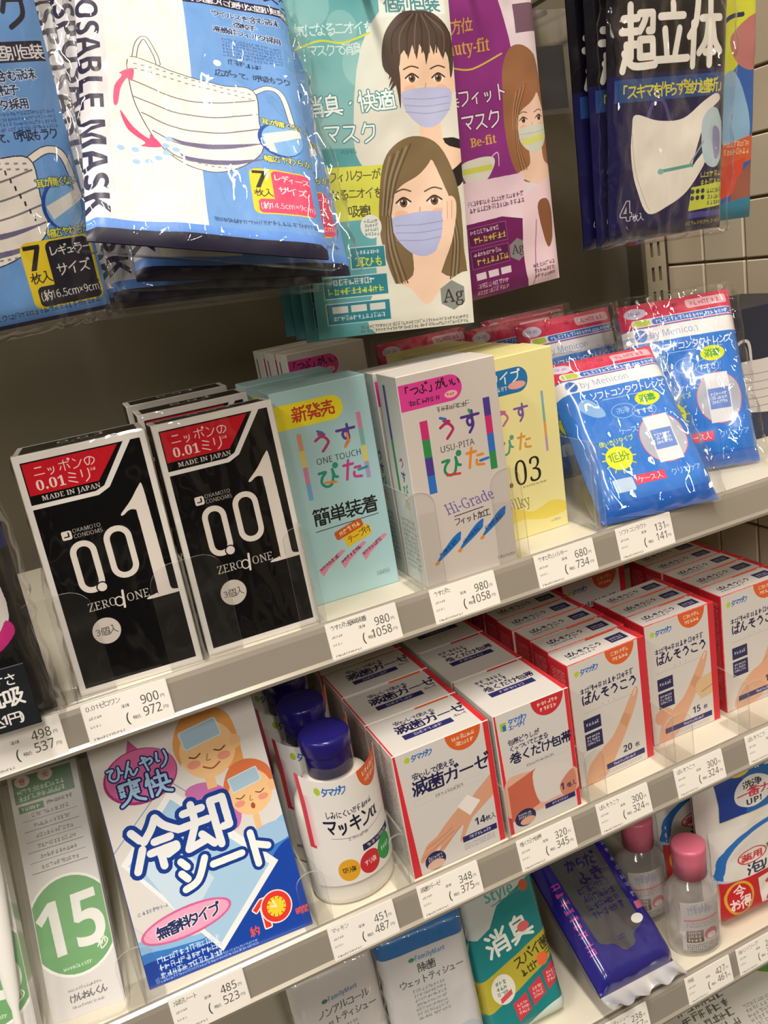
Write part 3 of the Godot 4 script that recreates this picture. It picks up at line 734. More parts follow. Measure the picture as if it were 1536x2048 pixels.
func build_bottom_shelf() -> void:
	var g := "wet tissue packs"
	var grey := paint(k("b9b7b6"), 0.35)
	var t := [["grey wet tissue pack with plain grey top", -0.0282, -0.0061, 1.9, 5.1, 0.063, 0.118, printed(print_wet(0), 0.3, 0.4), grey], ["white wet tissue pack with a blue top band", 0.0358, -0.0051, -5.0, 7.6, 0.0666, 0.1166, printed(print_wet(1), 0.3, 0.4), grey], ["teal deodorant pack with white and yellow lettering", 0.1035, 0.0, 0.4, 14.6, 0.066, 0.122, printed(print_deodor(), 0.32, 0.2), paint(k("17595c"), 0.4)]]
	for i in 3:
		var q: Array = t[i]
		var o := thing("tissue_pack", q[0], "pack", g)
		part("pouch", packet(q[5], q[6], 0.006 if i < 2 else 0.012, 0.012, 0.1, 0.1, 0.0014, 80 + i, q[7], q[8], 24, 34, 0.4), o).position = Vector3(q[5] / 2, 0, 0)
		if i < 2:
			part("film_wrap", film_bag(q[5] + 0.003, q[6] + 0.003, 0.0075, 0.013, 0.0014, 90 + i, film), o).position = Vector3(q[5] / 2, -0.001, 0)
		place(o, q[1], S3 + 0.0015, q[2], q[3], q[4])
	# body wipes
	var o := thing("wipes_pack", "navy wipes pack with grey lid panel leaning back on its shelf", "pack")
	var nv := paint(k("231f78"), 0.25)
	part("pouch", packet(0.078, 0.122, 0.012, 0.012, 0.12, 0.1, 0.002, 95, printed(print_wipes(), 0.22, 0.5), nv, 26, 36, 0.5), o)
	var seam := Sheet.new()
	for sg in [1.0, -1.0]:
		seam.grid(40, 3, func(u: float, v: float) -> Vector3:
			return Vector3((u - 0.5) * 0.078, -0.011 * v + 0.0018 * sin(u * 23.0) * v, 0.0004 * sg + (0.005 + 0.003 * sin(u * 7.0 + 1.0) + 0.0016 * sin(u * 31.0)) * v * v), sg > 0.0)
	part("foil_seam", mesh_of(seam), o, paint(k("d6d6d8"), 0.28, 0.35))
	o.position = Vector3(0.2236, -0.351, 0.0235)
	o.rotation_degrees = Vector3(-54, 24.5, -19.8)
	# hand gel bottles
	var gel := StandardMaterial3D.new()
	gel.albedo_color = Color(0.86, 0.84, 0.84, 0.16)
	gel.transparency = BaseMaterial3D.TRANSPARENCY_ALPHA
	gel.roughness = 0.08
	var pink := paint(k("d06a80"), 0.3)
	var body := lathe([Vector2(0, 0), Vector2(0.018, 0), Vector2(0.0205, 0.002), Vector2(0.0215, 0.006), Vector2(0.0225, 0.046), Vector2(0.0215, 0.056), Vector2(0.017, 0.063), Vector2(0.011, 0.067), Vector2(0.0098, 0.07), Vector2(0.0098, 0.074)], 36, 1.0, 0.72, gel)
	var capm := lathe([Vector2(0, 0.0705), Vector2(0.0128, 0.0705), Vector2(0.013, 0.086), Vector2(0.0134, 0.0945), Vector2(0.013, 0.0965), Vector2(0.0115, 0.0975), Vector2(0.006, 0.0985), Vector2(0, 0.0988)], 32, 1.0, 1.0, pink)
	var face := Sheet.new()
	for sg in [1.0, -1.0]:
		face.grid(20, 8, func(u: float, v: float) -> Vector3:
			var ang := (u - 0.5) * 1.6
			var rr: float = 0.0217 + 0.0001 * sg
			return Vector3(sin(ang) * rr, 0.008 + v * 0.046, cos(ang) * rr * 0.72), sg < 0.0)
	var facem := mesh_of(face)
	var lm := printed(print_bottle_label(), 0.35)
	for i in 2:
		o = thing("hand_gel_bottle", ["clear hand gel bottle with pink cap and label at the shelf edge", "clear hand gel bottle with pink cap standing behind another"][i], "bottle", "pink capped gel bottles")
		part("body", body, o)
		part("cap", capm, o)
		part("label", facem, o, lm)
		o.position = [Vector3(0.2925, S3, 0.008), Vector3(0.281, S3, -0.04)][i]
		o.rotation_degrees = Vector3(0, -14, 0)
	# foam soap pouches
	var white := paint(k("e6e2da"), 0.35)
	g = "white foam soap pouches"
	for i in 2:
		o = thing("soap_pouch", ["white foam soap pouch with blue UP label and red sticker", "white foam soap pouch standing behind the front one"][i], "pouch", g)
		part("pouch", packet(0.13, 0.148, 0.016, 0.014, 0.25, 0.12, 0.002, 100 + i, white, white, 28, 34, 0.6), o).position = Vector3(0.065, 0, 0)
		var patch := func(x0: float, y0: float, x1: float, y1: float, lift: float) -> ArrayMesh:
			var s := Sheet.new()
			for sg in [1.0, -1.0]:
				s.grid(16, 10, func(u: float, v: float) -> Vector3:
					var p := Vector2(lerpf(x0, x1, u), lerpf(y0, y1, v))
					return Vector3(p.x, p.y, front_of(p.x / 0.13, p.y / 0.148, 0.13, 0.148, 0.016, 0.25, 0.12, 0.002, 100 + i, 0.6) + lift + 0.0001 * sg), sg < 0.0)
			return mesh_of(s)
		part("front_label", patch.call(0.004, 0.04, 0.126, 0.09, 0.0007), o, printed(print_soap(0), 0.35))
		part("top_label", patch.call(0.012, 0.1, 0.12, 0.147, 0.0007), o, printed(print_soap(1), 0.35))
		part("red_sticker", patch.call(0.006, 0.002, 0.076, 0.044, 0.0014), o, printed(print_soap_red(), 0.4))
		place(o, [0.3125, 0.309][i], S3 + 0.001, [-0.002, -0.062][i], -4, 3)
	# leaf pack on the lowest shelf
	o = thing("leaf_pack", "white pack with green leaf print on the lowest shelf", "pack")
	part("pouch", packet(0.2, 0.13, 0.02, 0.02, 0.2, 0.2, 0.002, 111, printed(print_leaf(), 0.35), paint(k("cfcdc6"), 0.4), 22, 22, 0.6), o).position = Vector3(0.1, 0, 0)
	place(o, 0.285, S4 + 0.021, 0.02, -4, 62)

# ---------------------------------------------------------------- nodes
var used_names := {}
func numbered(called: String) -> String:
	var n: int = used_names.get(called, 0)
	used_names[called] = n + 1
	return called if n == 0 else "%s_%03d" % [called, n]

func thing(called: String, label: String, category: String, group := "") -> Node3D:
	var o := Node3D.new()
	o.name = numbered(called)
	add_child(o, true)
	tag(o, label, category, group)
	return o

func tag(o: Node, label: String, category: String, group := "") -> void:
	o.set_meta("label", label)
	o.set_meta("category", category)
	if group:
		o.set_meta("group", group)

func part(called: String, m: Mesh, parent: Node, mats = null) -> MeshInstance3D:
	var o := MeshInstance3D.new()
	o.name = called
	o.mesh = m
	parent.add_child(o, true)
	if mats is Material:
		for i in m.get_surface_count():
			o.set_surface_override_material(i, mats)
	elif mats is Array:
		for i in mini(mats.size(), m.get_surface_count()):
			if mats[i]:
				o.set_surface_override_material(i, mats[i])
	return o

func structure(called: String, m: Mesh, mat: Material, label := "") -> MeshInstance3D:
	var o := part(called, m, self, mat)
	o.set_meta("kind", "structure")
	if label:
		o.set_meta("label", label)
	return o

func copy_thing(o: Node3D, label: String) -> Node3D:
	var base := String(o.name)
	if base.length() > 4 and base.substr(base.length() - 4, 1) == "_" and base.right(3).is_valid_int():
		base = base.left(base.length() - 4)
	var c: Node3D = o.duplicate()
	c.name = numbered(base)
	add_child(c, true)
	c.set_meta("label", label)
	return c

# ---------------------------------------------------------------- materials
func paint(col: Color, rough := 0.5, metal := 0.0, spec := 0.5) -> StandardMaterial3D:
	var m := StandardMaterial3D.new()
	m.albedo_color = col
	m.roughness = rough
	m.metallic = metal
	m.metallic_specular = spec
	return m

func printed(t: Texture2D, rough := 0.42, coat := 0.0) -> StandardMaterial3D:
	var m := StandardMaterial3D.new()
	m.albedo_texture = t
	m.roughness = rough
	if coat > 0.0:
		m.clearcoat_enabled = true
		m.clearcoat = coat
		m.clearcoat_roughness = 0.06
	return m

func clear(col: Color, alpha: float, rough := 0.04) -> StandardMaterial3D:
	var m := StandardMaterial3D.new()
	m.albedo_color = Color(col, alpha)
	m.transparency = BaseMaterial3D.TRANSPARENCY_ALPHA
	m.roughness = rough
	return m

# ---------------------------------------------------------------- shapes
class Sheet:
	var v := PackedVector3Array()
	var n := PackedVector3Array()
	var t := PackedVector2Array()
	var i := PackedInt32Array()
	# corners in order round the face; out is the side it is seen from
	func quad(a: Vector3, b: Vector3, c: Vector3, d: Vector3, out: Vector3, ta := Vector2(0, 1), tb := Vector2(0, 0), tc := Vector2(1, 0), td := Vector2(1, 1)) -> void:
		var f := v.size()
		var nrm := (b - a).cross(c - a).normalized()
		var cw := nrm.dot(out) < 0.0
		if nrm.dot(out) < 0.0:
			nrm = -nrm
		v.append_array([a, b, c, d])
		n.append_array([nrm, nrm, nrm, nrm])
		t.append_array([ta, tb, tc, td])
		if cw:
			i.append_array([f, f + 1, f + 2, f, f + 2, f + 3])
		else:
			i.append_array([f, f + 2, f + 1, f, f + 3, f + 2])
	func tri(a: Vector3, b: Vector3, c: Vector3, out: Vector3) -> void:
		var f := v.size()
		var nrm := (b - a).cross(c - a).normalized()
		var cw := nrm.dot(out) < 0.0
		if cw:
			nrm = -nrm
		v.append_array([a, b, c])
		n.append_array([nrm, nrm, nrm])
		t.append_array([Vector2(a.x, a.y), Vector2(b.x, b.y), Vector2(c.x, c.y)])
		if cw:
			i.append_array([f, f + 1, f + 2])
		else:
			i.append_array([f, f + 2, f + 1])
	func box(lo: Vector3, hi: Vector3) -> void:
		for ax in 3:
			for sg in [-1.0, 1.0]:
				var p := []
				for q in [[0, 0], [0, 1], [1, 1], [1, 0]]:
					var r := Vector3()
					r[ax] = hi[ax] if sg > 0 else lo[ax]
					var b := (ax + 1) % 3
					var c := (ax + 2) % 3
					r[b] = hi[b] if q[0] else lo[b]
					r[c] = hi[c] if q[1] else lo[c]
					p.append(r)
				var o := Vector3()
				o[ax] = sg
				quad(p[0], p[1], p[2], p[3], o)
	func grid(nx: int, ny: int, f: Callable, flip := false) -> void:
		var base := v.size()
		var p := []
		for y in ny + 1:
			for x in nx + 1:
				p.append(f.call(x / float(nx), y / float(ny)))
		for y in ny + 1:
			for x in nx + 1:
				var l: Vector3 = p[y * (nx + 1) + maxi(x - 1, 0)]
				var r: Vector3 = p[y * (nx + 1) + mini(x + 1, nx)]
				var d: Vector3 = p[maxi(y - 1, 0) * (nx + 1) + x]
				var u: Vector3 = p[mini(y + 1, ny) * (nx + 1) + x]
				var nn := (r - l).cross(u - d).normalized()
				if nn.length() < 0.5:
					nn = Vector3(0, (1.0 if y * 2 > ny else -1.0) * (-1.0 if flip else 1.0), 0)
				v.append(p[y * (nx + 1) + x])
				n.append(-nn if flip else nn)
				t.append(Vector2(x / float(nx), 1.0 - y / float(ny)))
		for y in ny:
			for x in nx:
				var a := base + y * (nx + 1) + x
				var b := a + nx + 1
				if flip:
					i.append_array([a, a + 1, b + 1, a, b + 1, b])
				else:
					i.append_array([a, b, b + 1, a, b + 1, a + 1])
	func into(m: ArrayMesh, mat: Material = null) -> void:
		var arr := []
		arr.resize(Mesh.ARRAY_MAX)
		arr[Mesh.ARRAY_VERTEX] = v
		arr[Mesh.ARRAY_NORMAL] = n
		arr[Mesh.ARRAY_TEX_UV] = t
		arr[Mesh.ARRAY_INDEX] = i
		m.add_surface_from_arrays(Mesh.PRIMITIVE_TRIANGLES, arr)
		if mat:
			m.surface_set_material(m.get_surface_count() - 1, mat)

func mesh_of(s: Sheet, mat: Material = null) -> ArrayMesh:
	var m := ArrayMesh.new()
	s.into(m, mat)
	return m

func block(lo: Vector3, hi: Vector3, mat: Material = null) -> ArrayMesh:
	return soft_block(lo, hi, minf(0.001, (hi - lo)[(hi - lo).min_axis_index()] * 0.2), mat)

# a box with chamfered edges, one surface
func soft_block(lo: Vector3, hi: Vector3, b: float, mat: Material = null) -> ArrayMesh:
	var s := Sheet.new()
	carton_faces([s, s, s, s, s, s], s, lo, hi, b)
	return mesh_of(s, mat)

# faces: -x +x -y +y -z +z
func carton_faces(fs: Array, edge: Sheet, lo: Vector3, hi: Vector3, b: float) -> void:
	var mid := (lo + hi) * 0.5
	var half := (hi - lo) * 0.5
	var at := func(sx: int, sy: int, sz: int, ax: int) -> Vector3:
		var sg := Vector3(sx, sy, sz)
		var p := sg * half
		for j in 3:
			if j != ax:
				p[j] -= sg[j] * b
		return mid + p
	var z := [[0, 0], [0, 1], [1, 1], [1, 0]]
	for k in [-1, 1]:
		var A := []
		for q in [[-1, -1], [-1, 1], [1, 1], [1, -1]]:
			A.append(at.call(q[0], q[1], k, 2))
		fs[5 if k > 0 else 4].quad(A[0], A[1], A[2], A[3], Vector3(0, 0, k))
		A = []
		for q in [[1, -1], [1, 1], [-1, 1], [-1, -1]]:
			A.append(at.call(k, q[1], -q[0] if k < 0 else q[0], 0))
		fs[1 if k > 0 else 0].quad(A[0], A[1], A[2], A[3], Vector3(k, 0, 0))
		A = []
		for q in [[-1, 1], [-1, -1], [1, -1], [1, 1]]:
			A.append(at.call(q[0], k, q[1], 1))
		fs[3 if k > 0 else 2].quad(A[0], A[1], A[2], A[3], Vector3(0, k, 0))
	for ax in 3:
		var p := (ax + 1) % 3
		var q := (ax + 2) % 3
		for sp in [-1, 1]:
			for sq in [-1, 1]:
				var P := []
				for e in [-1, 1]:
					var sg := [0, 0, 0]
					sg[ax] = e
					sg[p] = sp
					sg[q] = sq
					P.append(at.call(sg[0], sg[1], sg[2], p))
					P.append(at.call(sg[0], sg[1], sg[2], q))
				var o := Vector3()
				o[p] = sp
				o[q] = sq
				edge.quad(P[0], P[1], P[3], P[2], o)
	for sx in [-1, 1]:
		for sy in [-1, 1]:
			for sz in [-1, 1]:
				edge.tri(at.call(sx, sy, sz, 0), at.call(sx, sy, sz, 1), at.call(sx, sy, sz, 2), Vector3(sx, sy, sz))

# a printed carton: front bottom left corner at the origin, front towards +z
func carton(w: float, h: float, d: float, front: Material, top: Material, left: Material, rest: Material) -> ArrayMesh:
	var F := Sheet.new()
	var T := Sheet.new()
	var L := Sheet.new()
	var R := Sheet.new()
	carton_faces([L, R, R, T, R, F], R, Vector3(0, 0, -d), Vector3(w, h, 0), 0.0005)
	var m := ArrayMesh.new()
	F.into(m, front)
	T.into(m, top)
	L.into(m, left)
	R.into(m, rest)
	return m

func prism(poly: PackedVector2Array, z0: float, z1: float, face_mat: Material, rim_mat: Material) -> ArrayMesh:
	var F := Sheet.new()
	var R := Sheet.new()
	var idx := Geometry2D.triangulate_polygon(poly)
	for k in range(0, idx.size(), 3):
		for e in [[z1, 1.0], [z0, -1.0]]:
			var a := poly[idx[k]]
			var b := poly[idx[k + 1]]
			var c := poly[idx[k + 2]]
			F.tri(Vector3(a.x, a.y, e[0]), Vector3(b.x, b.y, e[0]), Vector3(c.x, c.y, e[0]), Vector3(0, 0, e[1]))
	var area := 0.0
	for k in poly.size():
		area += poly[k].cross(poly[(k + 1) % poly.size()])
	for k in poly.size():
		var a := poly[k]
		var b := poly[(k + 1) % poly.size()]
		var o := Vector3(b.y - a.y, a.x - b.x, 0) * signf(area)
		R.quad(Vector3(a.x, a.y, z0), Vector3(a.x, a.y, z1), Vector3(b.x, b.y, z1), Vector3(b.x, b.y, z0), o)
	var m := ArrayMesh.new()
	F.into(m, face_mat)
	R.into(m, rim_mat)
	return m

# profile in the z-y plane drawn out along x
func extrude_x(profile: PackedVector2Array, x0: float, x1: float, mat: Material) -> ArrayMesh:
	var m := prism(profile, 0, x1 - x0, mat, mat)
	var out := ArrayMesh.new()
	for sfc in m.get_surface_count():
		var arr := m.surface_get_arrays(sfc)
		var v: PackedVector3Array = arr[Mesh.ARRAY_VERTEX]
		var n: PackedVector3Array = arr[Mesh.ARRAY_NORMAL]
		for k in v.size():
			v[k] = Vector3(x1 - v[k].z, v[k].y, v[k].x)
			n[k] = Vector3(-n[k].z, n[k].y, n[k].x)
		arr[Mesh.ARRAY_VERTEX] = v
		arr[Mesh.ARRAY_NORMAL] = n
		out.add_surface_from_arrays(Mesh.PRIMITIVE_TRIANGLES, arr)
		out.surface_set_material(sfc, mat)
	return out

func tube(pts: Array, r: float, seg: int, mat: Material) -> ArrayMesh:
	var s := Sheet.new()
	var rings := []
	for k in pts.size():
		var d: Vector3 = (pts[mini(k + 1, pts.size() - 1)] - pts[maxi(k - 1, 0)]).normalized()
		var a := d.cross(Vector3.UP if absf(d.y) < 0.9 else Vector3.RIGHT).normalized()
		rings.append([a, d.cross(a).normalized()])
	s.grid(seg, pts.size() - 1, func(u: float, v: float) -> Vector3:
		var k := int(round(v * (pts.size() - 1)))
		var ang := u * TAU
		return pts[k] + (rings[k][0] * cos(ang) + rings[k][1] * sin(ang)) * r)
	return mesh_of(s, mat)

# turned profile of (radius, height), made oval by sx and sz
func lathe(prof: Array, seg: int, sx: float, sz: float, mat: Material) -> ArrayMesh:
	var s := Sheet.new()
	s.grid(seg, prof.size() - 1, func(u: float, v: float) -> Vector3:
		var k := int(round(v * (prof.size() - 1)))
		var ang := -u * TAU
		return Vector3(sin(ang) * prof[k].x * sx, prof[k].y, cos(ang) * prof[k].x * sz), true)
	return mesh_of(s, mat)

var crease := FastNoiseLite.new()
func crumple(x: float, y: float, amp: float) -> float:
	return (1.0 - 2.0 * absf(crease.get_noise_2d(x * 1000.0, y * 1000.0)) * 2.2) * amp

func bulge(u: float, v: float, head: float, foot: float, boxy: float) -> float:
	var lo := clampf(v / maxf(foot, 0.001), 0, 1)
	var hi := clampf((1.0 - v) / maxf(head, 0.001), 0, 1)
	var side := clampf(minf(u, 1.0 - u) / 0.12, 0, 1)
	return pow(sin(lo * PI / 2) * sin(hi * PI / 2) * sin(side * PI / 2), boxy)

# how far the front of a packet stands out at a point of it
func front_of(u: float, v: float, w: float, h: float, front_t: float, head: float, foot: float, wave: float, seed_no: int, boxy: float) -> float:
	var e := bulge(u, v, head, foot, boxy)
	return front_t * e + crease.get_noise_2d(u * w * 900.0 + seed_no * 91.0, v * h * 900.0) * wave * (0.25 + 0.75 * e) + 0.0004

# bulging packet: bottom middle at the origin, front towards +z. edge is the width of the flat seam.
func packet(w: float, h: float, front_t: float, back_t: float, head: float, foot: float, wave: float, seed_no: int, front: Material, back: Material, nx := 22, ny := 30, boxy := 0.5) -> ArrayMesh:
	var F := Sheet.new()
	var B := Sheet.new()
	var shape := func(u: float, v: float) -> float: return bulge(u, v, head, foot, boxy)
	F.grid(nx, ny, func(u: float, v: float) -> Vector3:
		var e: float = shape.call(u, v)
		var wv := crease.get_noise_2d(u * w * 900.0 + seed_no * 91.0, v * h * 900.0) * wave
		return Vector3((u - 0.5) * w, v * h, front_t * e + wv * (0.25 + 0.75 * e) + 0.0004))
	B.grid(nx, ny, func(u: float, v: float) -> Vector3:
		var e: float = shape.call(u, v)
		var wv := crease.get_noise_2d(u * w * 900.0 + seed_no * 91.0, v * h * 900.0) * wave
		return Vector3((u - 0.5) * w, v * h, -back_t * e + wv * 0.25 * (1.0 - e) - 0.0004), true)
	var m := ArrayMesh.new()
	F.into(m, front)
	B.into(m, back)
	return m

# clear crinkled bag around a packet
func film_bag(w: float, h: float, front_t: float, back_t: float, amp: float, seed_no: int, mat: Material) -> ArrayMesh:
	var F := Sheet.new()
	for sg in [1.0, -1.0]:
		F.grid(46, 64, func(u: float, v: float) -> Vector3:
			var e: float = clampf(minf(minf(u, 1.0 - u) / 0.035, minf(v, 1.0 - v) / 0.03), 0, 1)
			var c := crumple((u - 0.5) * w * 1.5 + seed_no * 0.37, v * h * 0.55, amp) * (0.6 + 0.4 * absf(u - 0.5) * 2.0)
			var z: float = (front_t + c + amp) * sqrt(e) if sg > 0.0 else -(back_t + 0.0006) * sqrt(e)
			return Vector3((u - 0.5) * w + crumple(v * h, seed_no * 0.11, 0.0012) * (2.0 * u - 1.0), v * h, z), sg < 0.0)
	return mesh_of(F, mat)

func round_poly(x0: float, y0: float, x1: float, y1: float, r: float, corners := 15) -> PackedVector2Array:
	var p := PackedVector2Array()
	var cs := [Vector2(x1 - r, y0 + r), Vector2(x1 - r, y1 - r), Vector2(x0 + r, y1 - r), Vector2(x0 + r, y0 + r)]
	var out := [Vector2(x1, y0), Vector2(x1, y1), Vector2(x0, y1), Vector2(x0, y0)]
	for q in 4:
		if corners & (1 << q):
			for j in 7:
				p.append(cs[q] + Vector2(0, -r).rotated(q * PI / 2 + j * PI / 12))
		else:
			p.append(out[q])
	return p

# ---------------------------------------------------------------- printed faces (millimetres, y downwards)
func k(hex: String) -> Color:
	return Color(hex)

func print_zero() -> ImageTexture:
	var c := Cv.new(self, 68, 137, 8, k("e9e6e0"))
	c.rect(3, 3.5, 62, 130, k("0b0b0d"))
	c.poly([3, 26.5, 36, 26.5, 41, 24.5, 56, 3.5, 60, 3.5, 43.5, 26, 37, 29, 3, 29], k("ece9e3"))
	c.poly([3, 3.5, 55, 3.5, 40, 23.5, 37, 25.5, 3, 25.5], k("0b0b0d"))
	c.poly([3.6, 4.2, 53, 4.2, 39, 21.5, 3.6, 21.5], k("c81c2a"))
	c.text("ニッポンの", 8, 6, 6.6, k("f0dcd8"), 0.085, 3, 0.98)
	c.text("0.01ミリ", 8, 13, 7.4, k("f0dcd8"), 0.085, 3, 0.9)
	c.marks(36, 13.5, 3, 1.6, k("f0dcd8"))
	c.text("MADE IN JAPAN", 9, 22.1, 3.5, k("d8d4cc"), 0.1, 3)
	for q in [[14.5, 51, 14, 30], [33, 47.5, 15, 30]]:
		c.round_rect(q[0], q[1], q[2], q[3], q[2] * 0.48, k("e6dfd6"))
		c.round_rect(q[0] + 3.3, q[1] + 3.3, q[2] - 6.6, q[3] - 6.6, (q[2] - 6.6) * 0.48, k("0b0b0d"))
	c.oval(26, 79, 3.2, 3.2, k("0b0b0d"))
	c.oval(26, 79, 2.5, 2.5, k("e6dfd6"))
	c.fill(c.curve([60, 29, 60.5, 45, 61, 80, 61, 88, 62, 90.5, 66, 91.5, 66, 93, 48.5, 93, 48.5, 91.5, 53, 90.5, 53.8, 88, 53.8, 46, 53, 41.5, 50, 41, 46.5, 43, 45.5, 42, 52, 36, 58, 29], true, 4), k("e6dfd6"))
	c.round_rect(13, 44, 5.2, 5, 1, k("e6dfd6"))
	c.line([14.4, 47.3, 16.6, 47.3, 16.6, 45.2], 0.7, k("0b0b0d"))
	c.text("OKAMOTO", 19, 43.3, 3.0, k("b7b2aa"), 0.1, 0)
	c.text("CONDOMS", 19, 46.4, 3.0, k("b7b2aa"), 0.1, 0)
	c.text("ZERO", 16, 85.5, 6.4, k("cfc9c0"), 0.1, 2, 1.0, 0.92)
	c.text("ONE", 37, 85.5, 6.4, k("cfc9c0"), 0.1, 2, 1.0, 0.92)
	c.line([35.5, 84, 34.6, 93.5], 1.3, k("e6dfd6"))
	c.ring(32.6, 89.5, 2.2, 2.6, 0.7, k("e6dfd6"))
	c.oval(22, 104, 7.6, 7.6, k("d3ccc4"))
	c.text("3個入", 16.2, 101.6, 4.8, k("4a4642"), 0.08, 0, 0.92)
	return c.tex()

func print_zero_top() -> ImageTexture:
	var c := Cv.new(self, 68, 40, 7, k("e9e6e0"))
	c.rect(3, 3, 62, 34, k("101014"))
	c.text("0.0", 22, 8, 13, k("ded8cf"), 0.1, 0)
	c.text("1", 42, 4, 17, k("ded8cf"), 0.1, 2)
	c.text("ZERO ONE", 22, 22, 4.5, k("c8c2ba"), 0.1, 2)
	return c.tex()

func usupita(c: Cv, x: float, y: float, s: float, cols: Array, mid: String) -> void:
	c.text("う", x, y + s * 0.08, s, k(cols[0]), 0.12)
	c.text("す", x + s * 1.12, y, s, k(cols[1]), 0.12)
	c.text("ぴ", x, y + s * 1.62, s, k(cols[2]), 0.12)
	c.text("た", x + s * 1.15, y + s * 1.54, s, k(cols[3]), 0.12)
	c.text(mid, x + s * 0.1, y + s * 1.2, s * 0.36, k("3c4246"), 0.1, 0)

func bars(c: Cv, x: float, y: float, ww: float, hh: float, cols: Array) -> void:
	for i in cols.size():
		c.rect(x, y + hh * i / cols.size(), ww, hh / cols.size() + 0.1, k(cols[i]))

func print_one_touch() -> ImageTexture:
	var c := Cv.new(self, 61, 137, 8, k("a9cfd4"))
	c.round_rect(0, 7.5, 44, 15, 7.4, k("f0e22c"), 3)
	c.text("新発売", 11, 10, 9.4, k("c4392c"), 0.12, 0, 0.98)
	bars(c, 11.5, 26.5, 3, 42, ["d9987a", "dccb6a", "cf86a6", "7aa9d6"])
	bars(c, 51.5, 21.5, 3, 42, ["cf86a6", "79b3aa", "dccb6a", "a89ac4"])
	usupita(c, 19.5, 26, 14.5, ["b23a6a", "5a3f92", "2f8f7c", "c2418c"], "ONE TOUCH")
	c.line([25, 27.5, 28, 29], 1.6, k("3a6fb4"))
	c.line([43.5, 33, 44, 38, 41, 41], 1.7, k("e08a3c"))
	c.line([24, 60, 31, 61], 1.5, k("e08a3c"))
	c.line([47, 57, 53, 56.5], 1.6, k("2f8fa0"))
	c.text("簡単装着", 12, 75, 11, k("16181a"), 0.1, 0, 0.99)
	c.line([12, 89.5, 55, 88], 0.5, k("30363a"))
	c.tilt(27, 96, -16)
	c.round_rect(-3, -4, 20, 6, 1.5, k("c85a26"))
	c.round_rect(1, 2, 19, 7.5, 1.5, k("e6bf2a"))
	c.text("テープ付", 3, 3, 4.6, k("4a3a20"), 0.1, 0, 0.9)
	c.marks(0, -2.8, 14, 3.2, k("f2d9a0"))
	c.flat()
	for i in 3:
		c.tilt(13 + i * 15, 114 - i * 1.5, -26)
		c.poly([-4, -1.5, 16, -2.2, 17.5, 0, 2, 2, -4, 4], k("d58aa2"))
		c.marks(-3, -2, 17, 2.4, k("3a3236"))
		c.flat()
	c.rect(47, 126, 9, 3, k("7fa0a6"))
	c.rect(47.4, 126.4, 8.2, 2.2, k("a9cfd4"))
	c.marks(47.8, 126.7, 7.4, 1.6, k("556a70"))
	return c.tex()

func print_hi_grade() -> ImageTexture:
	var c := Cv.new(self, 66, 135, 8, k("d0c8c1"))
	c.round_rect(0, 5, 42, 16, 8, k("d83a93"), 3)
	c.text("「つぶ」がいい", 1.5, 6.2, 6.6, k("1c1420"), 0.12, 0, 0.84)
	c.marks(5, 15.2, 21, 3.2, k("2a1826"))
	c.oval(34, 16.8, 4.4, 2.2, k("e8b8b4"))
	c.marks(31, 15.8, 6, 2, k("b03a4a"))
	bars(c, 10.5, 29, 5.2, 46, ["c92a72", "2f8a4c", "4a3a8e", "2a6fc2"])
	bars(c, 55, 24, 4.8, 46, ["4a3a8e", "c92a72", "2a6fc2", "2f8a4c"])
	c.marks(23, 23, 24, 3, k("5a5450"))
	usupita(c, 20.5, 28.5, 15, ["b0285e", "4a2f86", "1f8a5a", "e08a2c"], "USU-PITA")
	c.line([24.5, 29.8, 28, 31.2], 1.7, k("2f6fb8"))
	c.line([44.5, 29, 45.2, 31], 1.7, k("2f9a5c"))
	c.line([24, 66, 33, 67], 1.6, k("cf3a3a"))
	c.line([48, 62.5, 54, 62], 1.7, k("2a6fc2"))
	c.tilt(18, 83, -4, -0.25)
	c.text("Hi-Grade", 0, 0, 10, k("6a5aa6"), 0.1, 2, 1.0, 0.8)
	c.flat()
	c.line([25, 93.5, 46, 92.5], 0.6, k("3a3440"))
	c.text("フィット加工", 24, 94.5, 5.2, k("2a2630"), 0.11, 0, 0.82)
	for i in 3:
		c.tilt(10 + i * 17, 118 - i * 4, -27)
		c.blob([-3, 1.6, 4, -1.5, 15, -4.5, 22, -4.2, 20, -1.2, 18, 0.5, 8, 1.5], k("1f6fc0"))
		c.marks(2, -2.6, 15, 2.6, k("143a66"))
		c.oval(-2.4, 1.8, 1.8, 1.2, k("e08a3c"))
		c.flat()
	c.text("Okamoto", 52, 128, 3, k("5a544e"), 0.1, 0)
	return c.tex()

func print_hi_grade_side() -> ImageTexture:
	var c := Cv.new(self, 28, 135, 6, k("dfe3de"))
	c.rect(7, 6, 3.4, 34, k("5f5aa0"))
	c.rect(7, 40, 3.4, 34, k("4f9a68"))
	for i in 4:
		c.text("うすぴた"[i], 14, 50 + i * 9, 7.5, k(["b0285e", "4a2f86", "1f8a5a", "e08a2c"][i]), 0.12)
	c.marks(4, 92, 20, 2.6, k("707a76"), 10)
	return c.tex()

